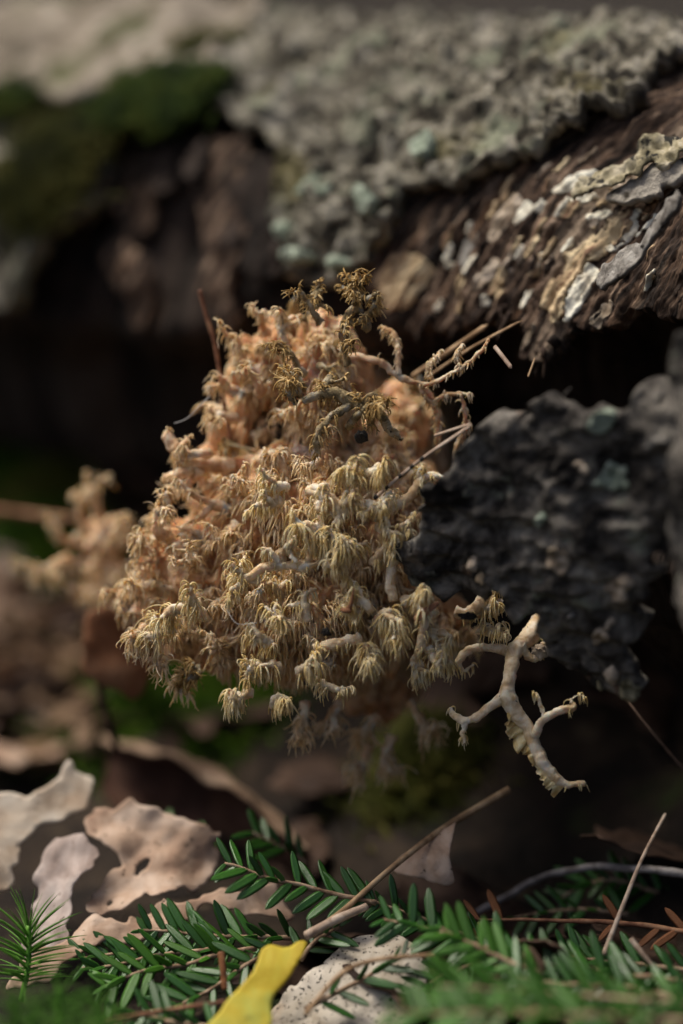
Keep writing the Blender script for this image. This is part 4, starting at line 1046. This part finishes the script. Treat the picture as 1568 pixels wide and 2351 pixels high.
# moss on the ground behind
def ground_moss(px, py, r_, n, mt, label):
    for d_ in np.arange(.7, 1.6, .003):
        w_ = P(px, py, d_)
        if w_[2] < ground_z(np.array(w_[0]), np.array(w_[1])): break
    x = w_[0] + rs.normal(size=n) * r_ * .5; y = w_[1] + rs.normal(size=n) * r_ * .5
    z = ground_z(x, y) + .016 * np.exp(-((x - w_[0]) ** 2 + (y - w_[1]) ** 2) / (r_ * r_ * .5))
    v, f = blades(np.stack([x, y, z - .004], -1), rs.normal(size=(n, 3)) * .6 + np.array([0, 0, 1]), rs.uniform(.007, .016, n), np.full(n, .0008), np.full(n, .15), n=4, k=3)
    tag(mesh_obj('moss', v, f, M[mt], None, w_), label, 'moss', kind='stuff')
for a_ in [(60, 1310, .035, 4500, 'moss', 'bright green moss carpet beside the small fungus clump'), (200, 1150, .035, 3500, 'moss_gold', 'golden green moss patch on the bank behind fungus'), (430, 1590, .04, 6000, 'moss', 'deep green moss under the fungus'),
           (20, 1090, .03, 2500, 'moss', 'dark green moss at the log foot'), (330, 1640, .03, 2500, 'moss', 'green moss behind the curled leaf'), (960, 1800, .022, 900, 'moss_gold', 'dull green moss tuft in the shade below fungus')]:
    ground_moss(*a_)

# ------------------------------------------------------------------ hemlock twigs
def needle_mesh(name, mat):
    n, L = 9, 1.0
    t_ = np.linspace(0, 1, n)
    w_ = .118 * np.array([.35, .8, 1, 1.03, 1.02, 1, .92, .7, .18])
    V = []; F = []
    for i in range(n):
        z = .05 * t_[i] ** 2 * -1
        V += [(t_[i], -w_[i], z + .010), (t_[i], -w_[i] * .42, z + .028), (t_[i], 0, z + .008), (t_[i], w_[i] * .42, z + .028), (t_[i], w_[i], z + .010), (t_[i], 0, z - .03)]
    for i in range(n - 1):
        for j in range(6):
            a_, b_ = i * 6 + j, i * 6 + (j + 1) % 6
            F.append((b_, a_, a_ + 6, b_ + 6))
    me = mesh_obj(name, np.array(V), [np.array(F)], mat)
    d_ = me.data; bpy.data.objects.remove(me)
    return d_


NEED = needle_mesh('needle', M['needle']); NEEDF = needle_mesh('needle', M['needle_fresh']); NEEDD = needle_mesh('needle', M['needle_dead'])


def hemlock(label, pts, seed, nl_=.0102, tilt=.55, gap=.0019, me=NEED, group=None, r=.0007, skip=0.0, name='hemlock_twig', fwd=.62, top=.25, swing=.25):
    rs = np.random.default_rng(seed); nl = nl_ * 1.18
    W = np.array([P(*q) for q in pts])                    # first point is the tip
    tw = thing(name, W[-1], label, 'twig', group)
    Ln_ = np.linalg.norm(np.diff(W, axis=0), axis=1).sum(); n = max(24, int(Ln_ / .0015))
    S = curve(W, n); S = S + .0006 * np.stack([fbm(S, 90, 2, seed + j) for j in range(3)], -1)
    v, f = tubes(S, np.linspace(r * .6, r * 1.25, n) * (1 + .15 * fbm(S, 500, 2, 1)), 6)
    mesh_obj('stem', v, f, M['twig'] if me is not NEEDD else M['stalk_red'], tw, W[-1])
    m = int(Ln_ / gap)
    upv = nrm(np.array([0, -math.sin(tilt), math.cos(tilt)]))
    for i in range(m):
        if rs.random() < skip: continue
        u = (i + .3) / m; k = min(int(u * (n - 1)), n - 2); q = S[k] + (S[k + 1] - S[k]) * (u * (n - 1) - k)
        d = nrm(S[k] - S[k + 1])                          # towards the tip
        side = nrm(np.cross(d, upv)); nn = np.cross(side, d)
        sg = 1 if i % 2 else -1
        lift = rs.normal() * .18 + .12
        L = nl * rs.uniform(.72, 1.1) * (.6 + .4 * min(1, u * m / 4))
        ang = rs.normal() * .16
        dv = nrm(d * (fwd + ang) + side * sg * (1 - .3 * abs(ang)) * .85 + nn * lift)
        if rs.random() < top: dv = nrm(d * .75 + side * sg * .3 + nn * .6); L *= .7
        bl = nrm(nn + swing * rs.normal(size=3)); b2 = nrm(np.cross(bl, dv)); b3 = np.cross(dv, b2)
        o = bpy.data.objects.new('needle', me); COL.objects.link(o); o.parent = tw
        mt_ = Matrix(((dv[0] * L, b2[0] * L, b3[0] * L, q[0] - W[-1][0]), (dv[1] * L, b2[1] * L, b3[1] * L, q[1] - W[-1][1]), (dv[2] * L, b2[2] * L, b3[2] * L, q[2] - W[-1][2]), (0, 0, 0, 1)))
        o.matrix_local = mt_
    return tw


BED = 'hemlock twigs bedded on the forest floor'
hemlock('glossy dark green hemlock twig tip reaching over the holed leaf', [(515, 1985, .752), (560, 1995, .752), (610, 2012, .752), (665, 2027, .753), (740, 2046, .754), (800, 2062, .755), (860, 2075, .756)], 1, .0108, tilt=.75, fwd=.6, top=.1)
hemlock('hemlock twig running on from the glossy tip under the folded leaf', [(845, 2068, .756), (890, 2085, .757), (950, 2100, .757), (1000, 2120, .758), (1060, 2142, .758), (1120, 2160, .76)], 2, .0085, tilt=.75, top=.25)
hemlock('soft green hemlock sprig on the tan leaf behind the glossy tip', [(330, 1918, .83), (380, 1930, .83), (430, 1945, .825), (500, 1955, .82)], 3, .0105, me=NEEDF)
hemlock('hemlock sprig by the curled leaf mouth', [(580, 1910, .80), (620, 1930, .80), (660, 1950, .80), (700, 1985, .80)], 4, .0105)
hemlock('hemlock twig lying level below the holed leaf', [(330, 2135, .765), (400, 2140, .764), (460, 2146, .763), (540, 2150, .762), (610, 2152, .762), (680, 2155, .762)], 5, .0105, tilt=.85)
hemlock('hemlock twig with light green needles beside the moss sprig', [(235, 2268, .742), (270, 2250, .743), (340, 2228, .745), (415, 2216, .747), (500, 2196, .75), (590, 2180, .752)], 6, .0105, tilt=.8, me=NEEDF)
hemlock('hemlock twig slanting under the dead brown needle', [(360, 2345, .735), (420, 2306, .738), (465, 2281, .74), (530, 2241, .743), (580, 2210, .746), (640, 2180, .75)], 7, .0105, tilt=.7)
hemlock('hemlock twig crossing the speckled leaf', [(930, 2195, .735), (880, 2215, .735), (840, 2240, .734), (784, 2270, .732), (700, 2320, .73)], 8, .0095, tilt=.7, skip=.3)
hemlock('hemlock sprig tucked behind the yellow leaf tip', [(790, 2120, .752), (760, 2140, .75), (720, 2165, .748), (690, 2200, .745)], 9, .009, tilt=.7)
BEDL = ['longest hemlock twig running beneath the straight pale stalk', 'short light green hemlock twig lying over the longest twig', 'light green hemlock twig lying in front of the longest twig',
        'dark hemlock twig just below the longest twig', 'pale green hemlock twig crossed by the blurred orange stem', 'hemlock twig under the short pale fallen needle', 'hemlock twig dipping down under the light green twigs',
        'hemlock twig rising beside the speckled leaf', 'hemlock twig beneath the long orange dead stem', 'hemlock sprig along the lower edge of the holed leaf', 'hemlock sprig between the holed leaf and the light green twig']
for i, (pts, me) in enumerate([
    ([(880, 2108, .735), (960, 2130, .732), (1040, 2155, .73), (1130, 2180, .727), (1260, 2215, .724), (1360, 2228, .722), (1460, 2240, .72), (1590, 2258, .718)], NEED),
    ([(1010, 2130, .72), (1080, 2165, .717), (1150, 2200, .715), (1240, 2235, .712)], NEEDF),
    ([(1000, 2265, .68), (1090, 2270, .68), (1200, 2275, .68), (1330, 2285, .678), (1480, 2295, .675), (1600, 2300, .67)], NEEDF),
    ([(1120, 2225, .715), (1220, 2250, .71), (1340, 2262, .708), (1450, 2270, .705), (1590, 2300, .70)], NEED),
    ([(900, 2320, .675), (1000, 2330, .67), (1100, 2320, .665), (1250, 2330, .66), (1400, 2335, .66), (1590, 2345, .655)], NEEDF),
    ([(1290, 2190, .745), (1380, 2205, .742), (1470, 2215, .74), (1590, 2228, .735)], NEED),
    ([(1130, 2290, .72), (1200, 2310, .715), (1300, 2350, .71), (1400, 2400, .70)], NEED),
    ([(940, 2290, .73), (1010, 2245, .735), (1090, 2215, .74), (1180, 2195, .745)], NEED),
    ([(250, 2360, .72), (330, 2330, .725), (420, 2350, .72), (520, 2370, .715)], NEED),
    ([(180, 2200, .76), (250, 2190, .762), (320, 2180, .764), (420, 2175, .765)], NEED),
    ([(190, 2225, .75), (260, 2215, .752), (340, 2195, .755), (430, 2185, .758), (520, 2178, .76)], NEED)]):
    hemlock(BEDL[i], pts, 20 + i, .0098, tilt=.7 + .1 * (i % 3), me=me, group=BED)
hemlock('shaded hemlock twig standing in the dark under the grey twig', [(1290, 2060, .80), (1350, 2030, .80), (1410, 2020, .80), (1480, 2040, .80), (1560, 2070, .80)], 41, .010, tilt=.7)
hemlock('shaded hemlock twig low in the dark beneath the hollow log', [(1180, 2105, .79), (1260, 2090, .79), (1340, 2085, .79), (1440, 2100, .79)], 42, .009, tilt=.7, skip=.3)
hemlock('dead reddish hemlock twig with rusty needles', [(1060, 2105, .765), (1150, 2110, .765), (1250, 2112, .763), (1350, 2116, .76), (1450, 2122, .757), (1590, 2140, .75)], 43, .009, tilt=.9, me=NEEDD, skip=.72, name='dead_twig', top=0)

# loose stems and needles on the floor
stem_thing('dry_stalk', 'straight pale stalk leaning out of the rusty twig', 'stalk', [(1385, 2195, .742), (1430, 2080, .75), (1475, 1970, .76), (1528, 1868, .775)], .0009, .0005, 'pine')
stem_thing('bent_twig', 'grey bare twig arching over the dark ground', 'twig', [(1070, 2105, .80), (1150, 2065, .80), (1230, 2020, .795), (1330, 1995, .79), (1430, 1993, .785), (1500, 1998, .78), (1600, 2012, .775)], .0009, .0014, 'grey_twig', wob=.0006)
stem_thing('dead_needle', 'short pale fallen needle on the bed of twigs', 'needle', [(1448, 2155, .735), (1475, 2190, .733), (1502, 2222, .732)], .0009, .0007, 'pine', flat=.5)
stem_thing('dead_needle', 'dead reddish brown needle standing against the green twigs', 'needle', [(507, 2185, .735), (512, 2225, .734), (516, 2272, .733)], .0011, .0010, 'needle_dead', flat=.35)
stem_thing('dead_needle', 'long orange dead stem lying under the yellow leaf', 'needle', [(240, 2345, .715), (380, 2320, .72), (520, 2300, .722)], .0007, .0007, 'stalk_red')
stem_thing('dead_needle', 'tan dead stem lying over the speckled leaf', 'needle', [(700, 2330, .715), (780, 2240, .72), (860, 2205, .722), (1000, 2192, .722)], .0008, .0006, 'stalk')
stem_thing('dead_needle', 'short tan stem stub beneath the slanted stalk', 'needle', [(700, 2150, .745), (770, 2112, .748), (845, 2080, .75)], .0016, .0012, 'pine')
stem_thing('dead_needle', 'blurred orange stem across the twig bed', 'needle', [(1000, 2352, .68), (1150, 2330, .68), (1300, 2315, .68)], .0011, .0010, 'stalk')

# ------------------------------------------------------------------ haircap moss sprigs
def hair_mesh():
    t_ = np.linspace(0, 1, 7); pth = np.stack([t_, t_ * 0, -.16 * t_ ** 2 + .05 * t_], -1)
    v, f = tubes(pth,   .026 * np.array([.9, 1, .95, .8, .6, .35, .08]), 5, .45)
    o = mesh_obj('leaf', v, f, M['haircap']); d_ = o.data; bpy.data.objects.remove(o)
    return d_


HAIR = hair_mesh()


def haircap(label, base, tip, n, L, seed, group=None):
    rs = np.random.default_rng(seed)
    a_, b_ = P(*base), P(*tip)
    t = thing('haircap_moss', a_, label, 'moss', group)
    S = curve([a_, .5 * (a_ + b_) + np.array([.001, 0, 0]), b_], 20)
    v, f = tubes(S, np.full(20, .0009), 6); mesh_obj('stem', v, f, M['haircap'], t, a_)
    ax = nrm(b_ - a_)
    for i in range(n):
        u = 1 - (i / n) * .75; q = S[min(19, int(u * 19))]
        ph = i * 2.4 + rs.normal() * .2; open_ = np.interp(i / n, [0, .25, 1], [.25, .95, 1.45]) + rs.normal() * .12
        e1 = nrm(np.cross(ax, [0, 1.0, .1])); e2 = np.cross(ax, e1)
        dv = nrm(ax * math.cos(open_) + (e1 * math.cos(ph) + e2 * math.sin(ph)) * math.sin(open_))
        b3 = nrm(ax - (ax @ dv) * dv); b2 = np.cross(b3, dv); l = L * rs.uniform(.8, 1.15) * np.interp(i / n, [0, .2, 1], [.8, 1, .9]); ww = .0125 / 1.0
        o = bpy.data.objects.new('leaf', HAIR); COL.objects.link(o); o.parent = t
        p0 = q - a_
        o.matrix_local = Matrix(((dv[0] * l, b2[0] * l, b3[0] * l, p0[0]), (dv[1] * l, b2[1] * l, b3[1] * l, p0[1]), (dv[2] * l, b2[2] * l, b3[2] * l, p0[2]), (0, 0, 0, 1)))
    return t


haircap('upright bright green haircap moss sprig with spiky leaves', (48, 2300, .745), (66, 2125, .748), 62, .0165, 1)
for i, (b_, t_) in enumerate([((120, 2420, .69), (135, 2270, .69)), ((20, 2420, .68), (30, 2290, .68)), ((220, 2420, .69), (225, 2310, .69)), ((70, 2450, .665), (75, 2330, .665)), ((170, 2450, .67), (180, 2340, .67))]):
    haircap('soft green haircap moss sprig below the upright one', b_, t_, 40, .011, 10 + i, 'haircap sprigs at the ground')
